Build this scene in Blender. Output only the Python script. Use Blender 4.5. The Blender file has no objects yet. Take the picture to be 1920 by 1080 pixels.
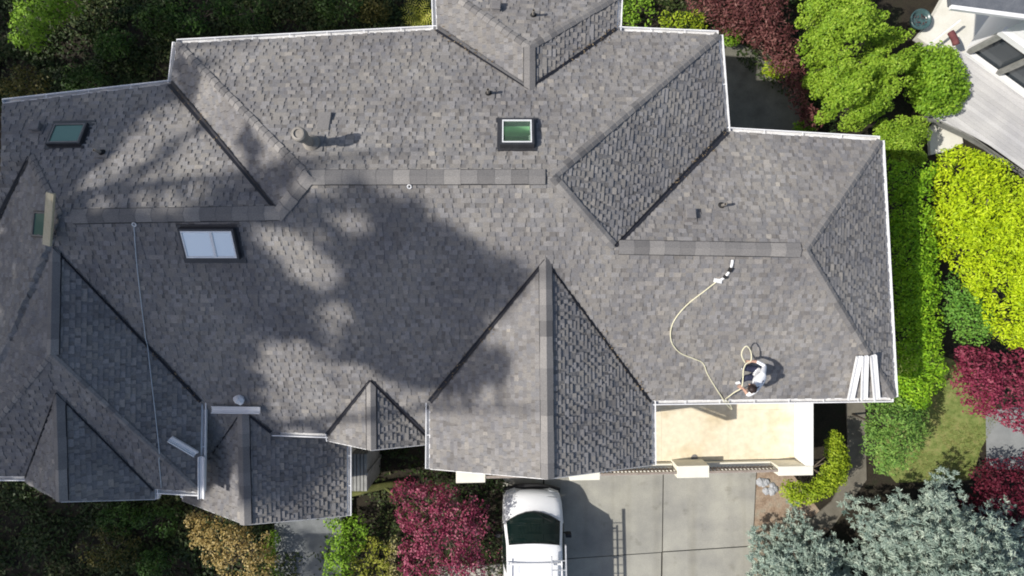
import bpy, bmesh, math, random
import numpy as np
from mathutils import Vector, geometry

random.seed(7)
RNG = np.random.default_rng(11)
SC = bpy.context.scene
COL = SC.collection
FPX, H = 1150.0, 20.5          # focal length in photo pixels, drone height in metres
SUNK, SUNN = 0.95, 0.12        # metres a shadow runs east / north per metre of height

# ------------------------------------------------------------------ helpers
def P(px, py, z=0.0):
    s = (H - z) / FPX
    return Vector(((px - 960) * s, -(py - 540) * s, z))

def hit(pl, px, py):
    a, b, c = pl
    X = (px - 960) / FPX; Y = -(py - 540) / FPX
    z = (a * X * H + b * Y * H + c) / (1 + a * X + b * Y)
    return P(px, py, z)

def tag(o, label=None, cat=None, group=None, kind=None):
    if label: o['label'] = label
    if cat: o['category'] = cat
    if group: o['group'] = group
    if kind: o['kind'] = kind
    return o

def empty(name, loc=(0, 0, 0)):
    o = bpy.data.objects.new(name, None)
    o.empty_display_size = 0.3
    COL.objects.link(o)
    o.location = loc
    return o

def link(name, me, mat, parent=None, smooth=False):
    o = bpy.data.objects.new(name, me)
    COL.objects.link(o)
    if mat is not None:
        for m in (mat if isinstance(mat, (list, tuple)) else [mat]):
            me.materials.append(m)
    if parent is not None:
        o.parent = parent
        w = Vector((0, 0, 0)); p = parent
        while p is not None:
            w += p.location; p = p.parent
        o.location = -w          # meshes are written in world coordinates
    if smooth:
        me.polygons.foreach_set('use_smooth', [True] * len(me.polygons))
    return o

def mesh_pd(name, V, F, tint=None):
    me = bpy.data.meshes.new(name)
    me.from_pydata([tuple(v) for v in V], [], F)
    if tint is not None:
        at = me.attributes.new('tint', 'FLOAT', 'FACE')
        at.data.foreach_set('value', np.asarray(tint, np.float32))
    me.update()
    return me

class MB:
    """collects shapes for one mesh"""
    def __init__(s): s.V = []; s.F = []; s.T = []; s.M = []
    def face(s, pts, t=0.5, m=0):
        i = len(s.V); s.V += [Vector(p) for p in pts]
        s.F.append(list(range(i, i + len(pts)))); s.T.append(t); s.M.append(m)
    def prism(s, bot, top, t=0.5, m=0, cap=True):
        n = len(bot); i = len(s.V)
        s.V += [Vector(p) for p in bot] + [Vector(p) for p in top]
        fs = [[i + k, i + (k + 1) % n, i + n + (k + 1) % n, i + n + k] for k in range(n)]
        fs.append([i + n + k for k in range(n)])
        if cap: fs.append([i + n - 1 - k for k in range(n)])
        s.F += fs; s.T += [t] * len(fs); s.M += [m] * len(fs)
    def box(s, c, sx, sy, sz, rz=0.0, t=0.5, m=0):
        c = Vector(c); ca, sa = math.cos(rz), math.sin(rz)
        q = []
        for dx, dy in ((-1, -1), (1, -1), (1, 1), (-1, 1)):
            x, y = dx * sx / 2, dy * sy / 2
            q.append(Vector((x * ca - y * sa, x * sa + y * ca, 0)))
        s.prism([c + p - Vector((0, 0, sz / 2)) for p in q], [c + p + Vector((0, 0, sz / 2)) for p in q], t, m)
    def bar(s, a, b, w, h, up=(0, 0, 1), t=0.5, m=0):
        a = Vector(a); b = Vector(b); d = (b - a).normalized()
        u = Vector(up); sd = d.cross(u)
        if sd.length < 1e-4: sd = d.cross(Vector((1, 0, 0)))
        sd.normalize(); u = sd.cross(d)
        q = [sd * (w / 2) * i + u * (h / 2) * j for i, j in ((-1, -1), (1, -1), (1, 1), (-1, 1))]
        s.prism([a + p for p in q], [b + p for p in q], t, m)
    def tube(s, pts, r, n=8, t=0.5, m=0, r2=None):
        pts = [Vector(p) for p in pts]; N = len(pts); i0 = len(s.V)
        ref = None
        for k, p in enumerate(pts):
            d = (pts[min(k + 1, N - 1)] - pts[max(k - 1, 0)]).normalized()
            if ref is None:
                ref = d.cross(Vector((0.31, 0.22, 0.93)))
                if ref.length < 0.05: ref = d.cross(Vector((1, 0, 0)))
            ref = (ref - d * ref.dot(d)).normalized()
            bi = d.cross(ref)
            rr = r if r2 is None else r + (r2 - r) * k / max(1, N - 1)
            for j in range(n):
                a = 2 * math.pi * j / n
                s.V.append(p + ref * math.cos(a) * rr + bi * math.sin(a) * rr)
        for k in range(N - 1):
            for j in range(n):
                a = i0 + k * n + j; b = i0 + k * n + (j + 1) % n
                s.F.append([a, b, b + n, a + n]); s.T.append(t); s.M.append(m)
        s.F.append([i0 + n - 1 - j for j in range(n)]); s.T.append(t); s.M.append(m)
        s.F.append([i0 + (N - 1) * n + j for j in range(n)]); s.T.append(t); s.M.append(m)
    def lathe(s, c, prof, n=20, t=0.5, m=0, ax=Vector((0, 0, 1))):
        c = Vector(c); i0 = len(s.V)
        for r, z in prof:
            for j in range(n):
                a = 2 * math.pi * j / n
                s.V.append(c + Vector((r * math.cos(a), r * math.sin(a), z)))
        for k in range(len(prof) - 1):
            for j in range(n):
                a = i0 + k * n + j; b = i0 + k * n + (j + 1) % n
                s.F.append([a, b, b + n, a + n]); s.T.append(t); s.M.append(m)
        s.F.append([i0 + (len(prof) - 1) * n + j for j in range(n)]); s.T.append(t); s.M.append(m)
        s.F.append([i0 + n - 1 - j for j in range(n)]); s.T.append(t); s.M.append(m)
    def build(s, name, mat, parent=None, smooth=False, bevel=0.0, fix=True):
        me = mesh_pd(name, s.V, s.F, s.T)
        if any(s.M): me.polygons.foreach_set('material_index', s.M)
        if fix:
            bm = bmesh.new(); bm.from_mesh(me)
            bmesh.ops.recalc_face_normals(bm, faces=bm.faces); bm.to_mesh(me); bm.free()
        o = link(name, me, mat, parent, smooth)
        if bevel:
            md = o.modifiers.new('bevel', 'BEVEL'); md.width = bevel; md.segments = 2; md.limit_method = 'ANGLE'
        return o

def inpoly(x, y, poly):
    c = False; n = len(poly)
    for i in range(n):
        x1, y1 = poly[i][0], poly[i][1]; x2, y2 = poly[i - 1][0], poly[i - 1][1]
        if (y1 > y) != (y2 > y) and x < (x2 - x1) * (y - y1) / (y2 - y1) + x1: c = not c
    return c

def edge_dist(x, y, poly):
    best = 1e9; n = len(poly)
    for i in range(n):
        x1, y1 = poly[i][:2]; x2, y2 = poly[i - 1][:2]
        dx, dy = x2 - x1, y2 - y1
        t = max(0, min(1, ((x - x1) * dx + (y - y1) * dy) / (dx * dx + dy * dy + 1e-9)))
        best = min(best, math.hypot(x - x1 - t * dx, y - y1 - t * dy))
    return best

# ------------------------------------------------------------------ materials
def new_mat(name):
    m = bpy.data.materials.new(name); m.use_nodes = True
    nt = m.node_tree; nt.nodes.clear()
    out = nt.nodes.new('ShaderNodeOutputMaterial')
    b = nt.nodes.new('ShaderNodeBsdfPrincipled')
    nt.links.new(b.outputs[0], out.inputs[0])
    return m, nt, b, out

def ramp(nt, stops):
    r = nt.nodes.new('ShaderNodeValToRGB')
    e = r.color_ramp.elements
    while len(e) > len(stops): e.remove(e[-1])
    while len(e) < len(stops): e.new(0.5)
    for i, (p, c) in enumerate(stops):
        e[i].position = p; e[i].color = (*c, 1)
    return r

def noise(nt, scale, detail=4, rough=0.55, coord='Object', stretch=None):
    tc = nt.nodes.new('ShaderNodeTexCoord'); n = nt.nodes.new('ShaderNodeTexNoise')
    n.inputs['Scale'].default_value = scale; n.inputs['Detail'].default_value = detail
    n.inputs['Roughness'].default_value = rough
    src = tc.outputs[coord]
    if stretch:
        mp = nt.nodes.new('ShaderNodeMapping'); mp.inputs['Scale'].default_value = stretch[:3]
        if len(stretch) > 3: mp.inputs['Rotation'].default_value = (0, 0, stretch[3])
        nt.links.new(src, mp.inputs[0]); src = mp.outputs[0]
    nt.links.new(src, n.inputs['Vector'])
    return n

def mixc(nt, a, b, fac, mode='MULTIPLY'):
    m = nt.nodes.new('ShaderNodeMix'); m.data_type = 'RGBA'; m.blend_type = mode
    for k, v in ((0, fac), (6, a), (7, b)):
        if isinstance(v, (int, float)): m.inputs[k].default_value = v
        elif isinstance(v, tuple): m.inputs[k].default_value = (*v, 1)
        else: nt.links.new(v, m.inputs[k])
    return m.outputs[2]

def noisy_mat(name, c1, c2, scale=3.0, rough=0.8, fine=60.0, finec=0.25, bump=0.0, spec=0.3, stretch=None, c3=None, metallic=0.0):
    m, nt, b, out = new_mat(name)
    n = noise(nt, scale, 5, 0.6, stretch=stretch)
    st = [(0.3, c1), (0.7, c2)] if c3 is None else [(0.3, c1), (0.52, c2), (0.72, c3)]
    r = ramp(nt, st); nt.links.new(n.outputs[0], r.inputs[0])
    n2 = noise(nt, fine, 3, 0.6)
    g = ramp(nt, [(0.25, (1 - finec,) * 3), (0.75, (1 + finec * 0.4,) * 3)])
    nt.links.new(n2.outputs[0], g.inputs[0])
    nt.links.new(mixc(nt, r.outputs[0], g.outputs[0], 1.0), b.inputs['Base Color'])
    b.inputs['Roughness'].default_value = rough
    b.inputs['Specular IOR Level'].default_value = spec
    b.inputs['Metallic'].default_value = metallic
    if bump:
        bp = nt.nodes.new('ShaderNodeBump'); bp.inputs['Strength'].default_value = bump; bp.inputs['Distance'].default_value = 0.02
        nt.links.new(n2.outputs[0], bp.inputs['Height']); nt.links.new(bp.outputs[0], b.inputs['Normal'])
    return m

def tint_mat(name, stops, rough=0.9, spec=0.2, fine=45.0, finec=0.35, big=0.6, bigc=0.19):
    m, nt, b, out = new_mat(name)
    at = nt.nodes.new('ShaderNodeAttribute'); at.attribute_name = 'tint'
    r = ramp(nt, stops); nt.links.new(at.outputs['Fac'], r.inputs[0])
    n2 = noise(nt, fine, 4, 0.7)
    g = ramp(nt, [(0.28, (1 - finec,) * 3), (0.72, (1 + finec * 0.5,) * 3)]); nt.links.new(n2.outputs[0], g.inputs[0])
    c = mixc(nt, r.outputs[0], g.outputs[0], 1.0)
    n3 = noise(nt, big, 4, 0.6)
    g2 = ramp(nt, [(0.3, (1 - bigc, 1 - bigc, 1 - bigc * 0.8)), (0.7, (1 + bigc, 1 + bigc * 0.95, 1 + bigc * 0.85))]); nt.links.new(n3.outputs[0], g2.inputs[0])
    c = mixc(nt, c, g2.outputs[0], 1.0)
    nt.links.new(c, b.inputs['Base Color'])
    b.inputs['Roughness'].default_value = rough; b.inputs['Specular IOR Level'].default_value = spec
    return m

def leaf_mat(name, stops, trans=0.3, rough=0.55):
    m, nt, b, out = new_mat(name)
    at = nt.nodes.new('ShaderNodeAttribute'); at.attribute_name = 'tint'
    r = ramp(nt, stops); nt.links.new(at.outputs['Fac'], r.inputs[0])
    nt.links.new(r.outputs[0], b.inputs['Base Color'])
    b.inputs['Roughness'].default_value = rough; b.inputs['Specular IOR Level'].default_value = 0.25
    tr = nt.nodes.new('ShaderNodeBsdfTranslucent'); nt.links.new(r.outputs[0], tr.inputs[0])
    mx = nt.nodes.new('ShaderNodeMixShader'); mx.inputs[0].default_value = trans
    nt.links.new(b.outputs[0], mx.inputs[1]); nt.links.new(tr.outputs[0], mx.inputs[2]); nt.links.new(mx.outputs[0], out.inputs[0])
    return m

def glass_mat(name, col, trans=0.0, rough=0.05, metal=0.0, spec=0.5):
    m, nt, b, out = new_mat(name)
    b.inputs['Base Color'].default_value = (*col, 1); b.inputs['Roughness'].default_value = rough
    b.inputs['Metallic'].default_value = metal; b.inputs['Specular IOR Level'].default_value = spec
    if trans:
        t = nt.nodes.new('ShaderNodeBsdfTransparent'); t.inputs[0].default_value = (*[min(1, 0.35 + c) for c in col], 1)
        mx = nt.nodes.new('ShaderNodeMixShader'); mx.inputs[0].default_value = trans
        nt.links.new(b.outputs[0], mx.inputs[1]); nt.links.new(t.outputs[0], mx.inputs[2]); nt.links.new(mx.outputs[0], out.inputs[0])
    return m

M = {}
M['shingle'] = tint_mat('asphalt shingle', [(0, (.135, .13, .128)), (.25, (.18, .169, .158)), (.42, (.20, .197, .20)), (.56, (.238, .223, .204)), (.7, (.255, .248, .247)), (.86, (.31, .286, .254)), (1, (.345, .322, .288))])
M['cap'] = tint_mat('cap shingle', [(0, (.15, .144, .142)), (.5, (.215, .206, .20)), (1, (.28, .265, .25))], bigc=.08)
M['valley'] = noisy_mat('dark valley metal with shadow', (.016, .016, .022), (.03, .03, .038), 2, .5, spec=.4)  # dark metal, with the shadow in the valley also put into the colour
M['vent_gap'] = noisy_mat('ridge vent shadow gap', (.02, .02, .022), (.03, .03, .034), 4, .8)
M['white'] = noisy_mat('white painted aluminium', (.74, .74, .75), (.83, .83, .83), 2.5, .35, 30, .06, spec=.5)
M['gut_in'] = noisy_mat('gutter inside', (.52, .51, .50), (.72, .72, .72), 3.5, .5, 25, .2)
M['stucco'] = noisy_mat('cream stucco', (.62, .59, .52), (.70, .67, .60), 1.2, .9, 50, .12)
M['parapet'] = noisy_mat('white parapet paint', (.78, .77, .75), (.85, .84, .82), 1.0, .7, 40, .06)
M['pierpaint'] = noisy_mat('cream cap stone', (.70, .68, .58), (.80, .77, .67), 2.0, .8, 40, .08)
M['vent'] = noisy_mat('grey vent metal', (.16, .15, .15), (.22, .21, .205), 6, .6, 60, .2)
M['flue'] = noisy_mat('weathered galvanised flue', (.22, .20, .175), (.31, .285, .25), 6, .55, 40, .2, spec=.5)
M['rubber'] = noisy_mat('black rubber', (.012, .012, .013), (.025, .025, .026), 6, .7)
M['darkframe'] = noisy_mat('dark bronze frame', (.03, .03, .035), (.05, .05, .055), 5, .4, spec=.5)
M['rail'] = noisy_mat('weathered railing', (.24, .20, .17), (.34, .29, .25), 6, .7, 50, .2)
M['wood'] = noisy_mat('raw tan lumber', (.50, .42, .27), (.62, .54, .38), 3, .7, 30, .15, stretch=(6, 1, 1))
M['greywood'] = noisy_mat('grey weathered boards', (.20, .20, .19), (.33, .33, .31), 3, .8, 40, .2)
M['soil'] = noisy_mat('dark garden soil', (.012, .010, .008), (.032, .026, .017), 1.6, .95, 22, .5, bump=.6, c3=(.022, .028, .012))

# ------------------------------------------------------------------ roof geometry
S_ = (0, .5, 6.65); NB_ = (0, -.5, 8.95); NA_ = (0, -.5, 8.1725); NC_ = (0, -.5, 7.506)
V = {}
def vs(name, px, py, pl): V[name] = hit(pl, px, py)
def vz(name, px, py, z): V[name] = P(px, py, z)
vs('R2a', 578, 332, S_); vs('R2b', 1036, 331, S_)
vs('R1a', 112, 406, S_); vs('R1b', 524, 399, S_)
vs('R3a', 1152, 463, S_); vs('R3b', 1510, 469, S_)
vs('B_nw', 331, 82, NB_); vs('C_w', 820, 56, NB_); vs('C_e', 1156, 58, NB_); vs('B_ne', 1347, 66, NB_); vs('Cj', 993, 168, NB_)
vs('B_wl', 322, 158, NA_); vs('B_el', 1361, 247, NC_); vs('E_ne', 1650, 264, NC_)
vs('A_nw', 4, 194, NA_); vs('Wj', 57, 293, NA_)
WA_ = (.62, 0, V['R1a'].z - .62 * V['R1a'].x)
vz('Wr', 2, 293, V['Wj'].z); vs('Wv', -2, 413, WA_); vs('WAe', -70, 418, WA_)
vs('Da', 101, 462, WA_); V['Da'] = hit(S_, 101, 462)
vz('Db', 97, 665, V['Da'].z)
vs('D_ne', 377, 752, S_); vz('D_se', 374, 922, V['D_ne'].z)
_b = (V['Db'].z - V['D_se'].z) / (V['Db'].y - V['D_se'].y)
DS_ = (0, _b, V['Db'].z - _b * V['Db'].y)
vs('D_sw', -90, 893, DS_)
vs('Ea', 107, 735, DS_); vz('Eb', 113, 941, V['Ea'].z); vs('E_l', 48, 893, DS_); vs('E_r', 289, 917, DS_)
vz('E_sw', 50, 906, V['E_l'].z); vz('E_se', 290, 936, V['E_r'].z)
vs('Fa', 455, 768, S_); vz('Fb', 460, 984, V['Fa'].z); vs('F_l', 388, 864, S_); vs('F_r', 509, 809, S_)
vz('F_sw', 342, 939, 4.05); vz('F_ne', 650, 798, 3.86); vz('F_se', 650, 967, 3.86); vz('F_nw', 352, 850, 4.05)
vs('D_b', 383, 866, S_)
vs('Ga', 695, 712, S_); vz('Gb', 696, 844, V['Ga'].z); vs('G_l', 615, 813, S_); vs('G_r', 802, 818, S_)
vz('G_sw', 617, 827, V['G_l'].z); vz('G_se', 803, 833, V['G_r'].z)
vs('Ia', 1023, 487, S_); vz('Ib', 1027, 898, V['Ia'].z); vs('I_l', 807, 752, S_); vs('I_r', 1221, 751, S_)
vz('I_sw', 806, 879, V['I_l'].z); vz('I_se', 1222, 872, V['I_r'].z)
vs('S_e', 1676, 745, S_)
vz('Ct', 993, 88, V['Cj'].z); vz('Chw', 817, -30, V['C_w'].z); vz('Che', 1159, -8, V['C_e'].z)

FACES = {   # name: (vertex loop, fitted-slope direction picked from its verts)
 'S': ['R1a', 'R1b', 'R2a', 'R2b', 'R3a', 'R3b', 'S_e', 'I_r', 'Ia', 'I_l', 'G_r', 'Ga', 'G_l', 'F_r', 'Fa', 'F_l', 'D_b', 'D_ne', 'Da'],
 'NB': ['R2a', 'B_nw', 'C_w', 'Cj', 'C_e', 'B_ne', 'R2b'],
 'NA': ['R1a', 'Wj', 'Wr', 'A_nw', 'B_wl', 'R1b'],
 'NC': ['R3a', 'B_el', 'E_ne', 'R3b'],
 'WB': ['R2a', 'R1b', 'B_wl', 'B_nw'],
 'EB': ['R2b', 'B_ne', 'B_el', 'R3a'],
 'EE': ['R3b', 'E_ne', 'S_e'],
 'WS': ['Wj', 'Wv', 'Wr'],
 'WA': ['R1a', 'Da', 'Db', 'D_sw', 'WAe', 'Wv', 'Wj'],
 'DE': ['Da', 'D_ne', 'D_se', 'Db'],
 'DS': ['Db', 'D_se', 'E_r', 'Ea', 'E_l', 'D_sw'],
 'CW': ['Cj', 'C_w', 'Chw', 'Ct'], 'CE': ['Cj', 'Ct', 'Che', 'C_e'], 'CN': ['Ct', 'Chw', 'Che'],
 'EW': ['Ea', 'E_l', 'E_sw', 'Eb'], 'EEa': ['Ea', 'Eb', 'E_se', 'E_r'],
 'FW': ['Fa', 'F_nw', 'F_sw', 'Fb'], 'FE': ['Fa', 'Fb', 'F_se', 'F_ne'],
 'GW': ['Ga', 'G_l', 'G_sw', 'Gb'], 'GE': ['Ga', 'Gb', 'G_se', 'G_r'],
 'IW': ['Ia', 'I_l', 'I_sw', 'Ib'], 'IE': ['Ia', 'Ib', 'I_se', 'I_r'],
}
class RF: pass
ROOF = {}
HOLES = {'NB': [], 'S': [], 'NA': []}
def rect_px(cx, cy, w, h): return [(cx - w / 2, cy - h / 2), (cx + w / 2, cy - h / 2), (cx + w / 2, cy + h / 2), (cx - w / 2, cy + h / 2)]
def face_setup():
    for k, loop in FACES.items():
        f = RF(); f.pts = [V[n].copy() for n in loop]; f.loop = loop
        n = Vector((0, 0, 0))
        for i in range(len(f.pts)):
            a, b = f.pts[i], f.pts[(i + 1) % len(f.pts)]
            n += Vector(((a.y - b.y) * (a.z + b.z), (a.z - b.z) * (a.x + b.x), (a.x - b.x) * (a.y + b.y)))
        n.normalize()
        if n.z < 0: n = -n
        f.n = n; f.o = sum(f.pts, Vector((0, 0, 0))) / len(f.pts)
        # snap the contour direction to the nearest axis so courses run along the eave
        f.u = Vector((0, 0, 1)).cross(n).normalized(); f.v = n.cross(f.u)
        f.tris = [[f.pts[i] for i in t] for t in geometry.tessellate_polygon([[p.to_2d().to_3d() for p in f.pts]])]
        f.holes = []
        ROOF[k] = f
face_setup()
def tri_z(tris, x, y):
    best = None
    for a, b, c in tris:
        d = (b.y - c.y) * (a.x - c.x) + (c.x - b.x) * (a.y - c.y)
        if abs(d) < 1e-9: continue
        l1 = ((b.y - c.y) * (x - c.x) + (c.x - b.x) * (y - c.y)) / d
        l2 = ((c.y - a.y) * (x - c.x) + (a.x - c.x) * (y - c.y)) / d
        l3 = 1 - l1 - l2
        w = min(l1, l2, l3)
        if best is None or w > best[0]: best = (w, l1 * a.z + l2 * b.z + l3 * c.z)
        if w >= -1e-6: break
    return best[1], best[0]
def roof_px(px, py):
    """the roof point seen at a photo pixel, and its face"""
    best = None
    for k, f in ROOF.items():
        if not inpoly(px, py, [(960 + p.x * FPX / (H - p.z), 540 - p.y * FPX / (H - p.z)) for p in f.pts]): continue
        z = f.o.z
        for _ in range(12):
            q = P(px, py, z); z = tri_z(f.tris, q.x, q.y)[0]
        q = P(px, py, z)
        if best is None or q.z > best[0].z: best = (q, f)
    return best if best else (P(px, py, 0), None)

# skylight openings, cut through the deck of their faces
class SK: pass
def sky_opening(face, px0, py0, px1, py1):
    f = ROOF[face]
    a = roof_px(px0, py0)[0]; b = roof_px(px1, py1)[0]
    ua = (a - f.o).dot(f.u); ub = (b - f.o).dot(f.u); va = (a - f.o).dot(f.v); vb = (b - f.o).dot(f.v)
    s = SK(); s.f = f; s.u0, s.u1 = min(ua, ub), max(ua, ub); s.v0, s.v1 = min(va, vb), max(va, vb)
    f.holes.append((s.u0, s.u1, s.v0, s.v1)); return s
SKY = [sky_opening('NB', 942, 234, 997, 276), sky_opening('S', 343, 429, 449, 479), sky_opening('NA', 108, 238, 152, 272)]
SKY4 = sky_opening('WA', 68, 398, 84, 444)

def clip(poly, k, lim, keep_less):
    out = []
    for i in range(len(poly)):
        a = poly[i]; b = poly[(i + 1) % len(poly)]
        ia = a[k] <= lim if keep_less else a[k] >= lim
        ib = b[k] <= lim if keep_less else b[k] >= lim
        if ia: out.append(a)
        if ia != ib:
            t = (lim - a[k]) / (b[k] - a[k])
            out.append((a[0] + (b[0] - a[0]) * t, a[1] + (b[1] - a[1]) * t))
    return out

EXPO = 0.108
def shingle(mb, f, seed):
    """real overlapping tabs, clipped to the face"""
    rnd = random.Random(seed)
    poly = [((p - f.o).dot(f.u), (p - f.o).dot(f.v)) for p in f.pts]
    u0, u1 = min(p[0] for p in poly), max(p[0] for p in poly); v0, v1 = min(p[1] for p in poly), max(p[1] for p in poly)
    def W(u, v, h):
        q = f.o + f.u * u + f.v * v
        z, w = tri_z(f.tris, q.x, q.y)
        return Vector((q.x, q.y, z)) + f.n * h
    loops = [[p.to_2d().to_3d() for p in f.pts]]; allp = list(f.pts)
    for (a, b, c, d) in f.holes:
        hp = [W(a, c, 0), W(b, c, 0), W(b, d, 0), W(a, d, 0)]
        loops.append([q.to_2d().to_3d() for q in hp]); allp += hp
    for t in geometry.tessellate_polygon(loops): mb.face([allp[i] for i in t], .2)
    v = v0
    while v < v1:
        row = clip(clip(poly, 1, v, False), 1, v + EXPO, True)
        if len(row) >= 3:
            u = u0 - rnd.random() * .3; tooth = rnd.random() < .5
            ru0 = min(p[0] for p in row); ru1 = max(p[0] for p in row)
            while u < ru1:
                tooth = (not tooth) if rnd.random() < .8 else tooth
                w = rnd.choice((.09, .11, .14, .18)) if tooth else rnd.choice((.05, .07, .09, .12))
                if u + w > ru0:
                    tab = clip(clip(row, 0, u, False), 0, u + w, True)
                    cu, cv = u + w / 2, v + EXPO / 2
                    if len(tab) >= 3 and not any(a < cu < b and c < cv < d for a, b, c, d in f.holes):
                        h = (.025 if tooth else .004) + rnd.random() * .004
                        tn = min(1, max(0, rnd.gauss(.55 if tooth else .42, .13)))
                        ar = sum(tab[i][0] * tab[i - 1][1] - tab[i - 1][0] * tab[i][1] for i in range(len(tab)))
                        if abs(ar) > 2e-4:
                            top = [W(a, b, max(.002, h * (1 - .85 * (b - v) / EXPO))) for a, b in tab]
                            bot = [W(a, b, -.004) for a, b in tab]
                            mb.prism(bot, top, tn, cap=False)
                u += w
        v += EXPO

house = tag(empty('house', P(960, 540, 0)), 'large grey shingled house with many hips and gables, filling the middle', 'house')
def roof_part(name, faces, seed):
    mb = MB()
    for i, k in enumerate(faces): shingle(mb, ROOF[k], seed * 31 + i)
    # fascia under the free edges
    o = mb.build(name, M['shingle'], house)
    cnt = {}
    for k in FACES:
        L = FACES[k]
        for i in range(len(L)): cnt.setdefault(frozenset((L[i], L[(i + 1) % len(L)])), []).append(k)
    for k in faces:
        L = FACES[k]
        for i in range(len(L)):
            a, b = L[i], L[(i + 1) % len(L)]
            if len(cnt[frozenset((a, b))]) == 1 and not (a in VALLEY_ONLY and b in VALLEY_ONLY):
                A, B = V[a], V[b]; d = (B - A).to_2d().normalized().to_3d(); nn = Vector((d.y, -d.x, 0))
                if (ROOF[k].o - A).dot(nn) > 0: nn = -nn
                dz = Vector((0, 0, -.03)); hh = Vector((0, 0, -.24))
                fb = MB(); fb.prism([A + dz, B + dz, B + dz + nn * .025, A + dz + nn * .025], [A + hh, B + hh, B + hh + nn * .025, A + hh + nn * .025]); fb.build('fascia', M['white'], o)
    return o
VALLEY_ONLY = {'Ia', 'I_l', 'I_r', 'Ga', 'G_l', 'G_r', 'Fa', 'F_l', 'F_r', 'Ea', 'E_l', 'E_r', 'D_b', 'F_nw', 'F_ne', 'Cj'}
VALLEY_ONLY |= {'Wv'}
MAIN = roof_part('roof', ['S', 'NB', 'NA', 'NC', 'WB', 'EB', 'EE', 'WS', 'WA', 'DE', 'DS', 'CW', 'CE', 'CN'], 1)
GI = roof_part('gable_roof', ['IW', 'IE'], 2)
GG = roof_part('gable_roof', ['GW', 'GE'], 3)
GF = roof_part('gable_roof', ['FW', 'FE'], 4)
GE = roof_part('gable_roof', ['EW', 'EEa'], 5)
GI['label'] = 'large front gable roof over the terrace'; GG['label'] = 'smallest front gable roof'
GF['label'] = 'lower gable roof over the entry'; GE['label'] = 'shaded gable roof at the left end'

def perp_in(f, A, B):
    d = (B - A).normalized(); q = f.n.cross(d)
    if q.dot(f.o - (A + B) / 2) < 0: q = -q
    return q.normalized()
def valley(parent, top, bot, fa, fb, w=.085, ext=0.0):
    A, B = V[top], V[bot]; mb = MB()
    fa, fb = ROOF[fa], ROOF[fb]; up = (fa.n + fb.n).normalized()
    qa, qb = perp_in(fa, A, B), perp_in(fb, A, B)
    n = 6
    for i in range(n):
        p, q = A.lerp(B, i / n), A.lerp(B, (i + 1) / n)
        w0, w1 = w * (.7 + .5 * i / n), w * (.7 + .5 * (i + 1) / n)
        for qq, ff in ((qa, fa), (qb, fb)):
            mb.face([p + up * .032, q + up * .032, q + qq * w1 + ff.n * .044, p + qq * w0 + ff.n * .044])
    mb.build('valley_flashing', M['valley'], parent)
valley(MAIN, 'Cj', 'C_w', 'NB', 'CW', .075); valley(MAIN, 'Cj', 'C_e', 'NB', 'CE', .075)
valley(MAIN, 'R1b', 'B_wl', 'WB', 'NA', .085); valley(MAIN, 'R3a', 'B_el', 'EB', 'NC', .075)
valley(MAIN, 'Da', 'D_ne', 'DE', 'S', .05); valley(MAIN, 'Wj', 'Wv', 'WS', 'WA', .06)
valley(GI, 'Ia', 'I_l', 'IW', 'S', .07); valley(GI, 'Ia', 'I_r', 'IE', 'S', .075)
valley(GG, 'Ga', 'G_l', 'GW', 'S', .06); valley(GG, 'Ga', 'G_r', 'GE', 'S', .06)
valley(GF, 'Fa', 'F_l', 'FW', 'S', .06); valley(GF, 'Fa', 'F_r', 'FE', 'S', .05)
valley(GE, 'Ea', 'E_l', 'EW', 'DS', .06); valley(GE, 'Ea', 'E_r', 'EEa', 'DS', .05)

def ridge(parent, a, b, fa, fb, w=.145, rise=.05, step=.34, gap=True, cut=(0, 0), seed=0):
    rnd = random.Random(hash(a + b) % 999 if False else sum(map(ord, a + b)) + seed)
    A, B = V[a].copy(), V[b].copy(); d = (B - A).normalized(); A += d * cut[0]; B -= d * cut[1]
    fa, fb = ROOF[fa], ROOF[fb]; qa, qb = perp_in(fa, V[a], V[b]), perp_in(fb, V[a], V[b])
    up = (fa.n + fb.n).normalized(); L = (B - A).length; n = max(1, round(L / step)); mb = MB()
    for i in range(n):
        p, q = A + d * (L * i / n), A + d * (L * (i + 1) / n)
        t = min(1, max(0, rnd.gauss(.55, .28)))
        j = rnd.uniform(-.006, .006)
        # each piece: lower end sits on top of the next one
        h0, h1 = rise, rise + (.012 if not gap else .005)
        for qq, ff in ((qa, fa), (qb, fb)):
            top = [p + up * h0, q + up * h1, q + qq * (w + j) + ff.n * (h1), p + qq * (w + j) + ff.n * h0]
            bot = [v_ - ff.n * (.014) for v_ in top]
            mb.prism(bot, top, t)
    o = mb.build('ridge_cap' if gap else 'hip_cap', M['cap'], parent)
    if gap:
        g = MB()
        for qq, ff in ((qa, fa), (qb, fb)):
            top = [A + up * (rise - .016), B + up * (rise - .016), B + qq * (w - .004) + ff.n * (rise - .016), A + qq * (w - .004) + ff.n * (rise - .016)]
            bot = [v_ - ff.n * .05 for v_ in top]
            g.prism(bot, top)
        g.build('ridge_vent', M['vent_gap'], parent)
        e = MB()    # dark strip beside the cap, the vent's gap shadow put into its colour
        for qq, ff in ((qa, fa), (qb, fb)):
            o1 = A + qq * (w + .002); o2 = B + qq * (w + .002)
            e.prism([o1 + ff.n * .02, o2 + ff.n * .02, o2 + qq * .022 + ff.n * .02, o1 + qq * .022 + ff.n * .02],
                    [o1 + ff.n * .034, o2 + ff.n * .034, o2 + qq * .022 + ff.n * .03, o1 + qq * .022 + ff.n * .03])
        e.build('vent_shadow_strip', M['vent_gap'], parent)
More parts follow.
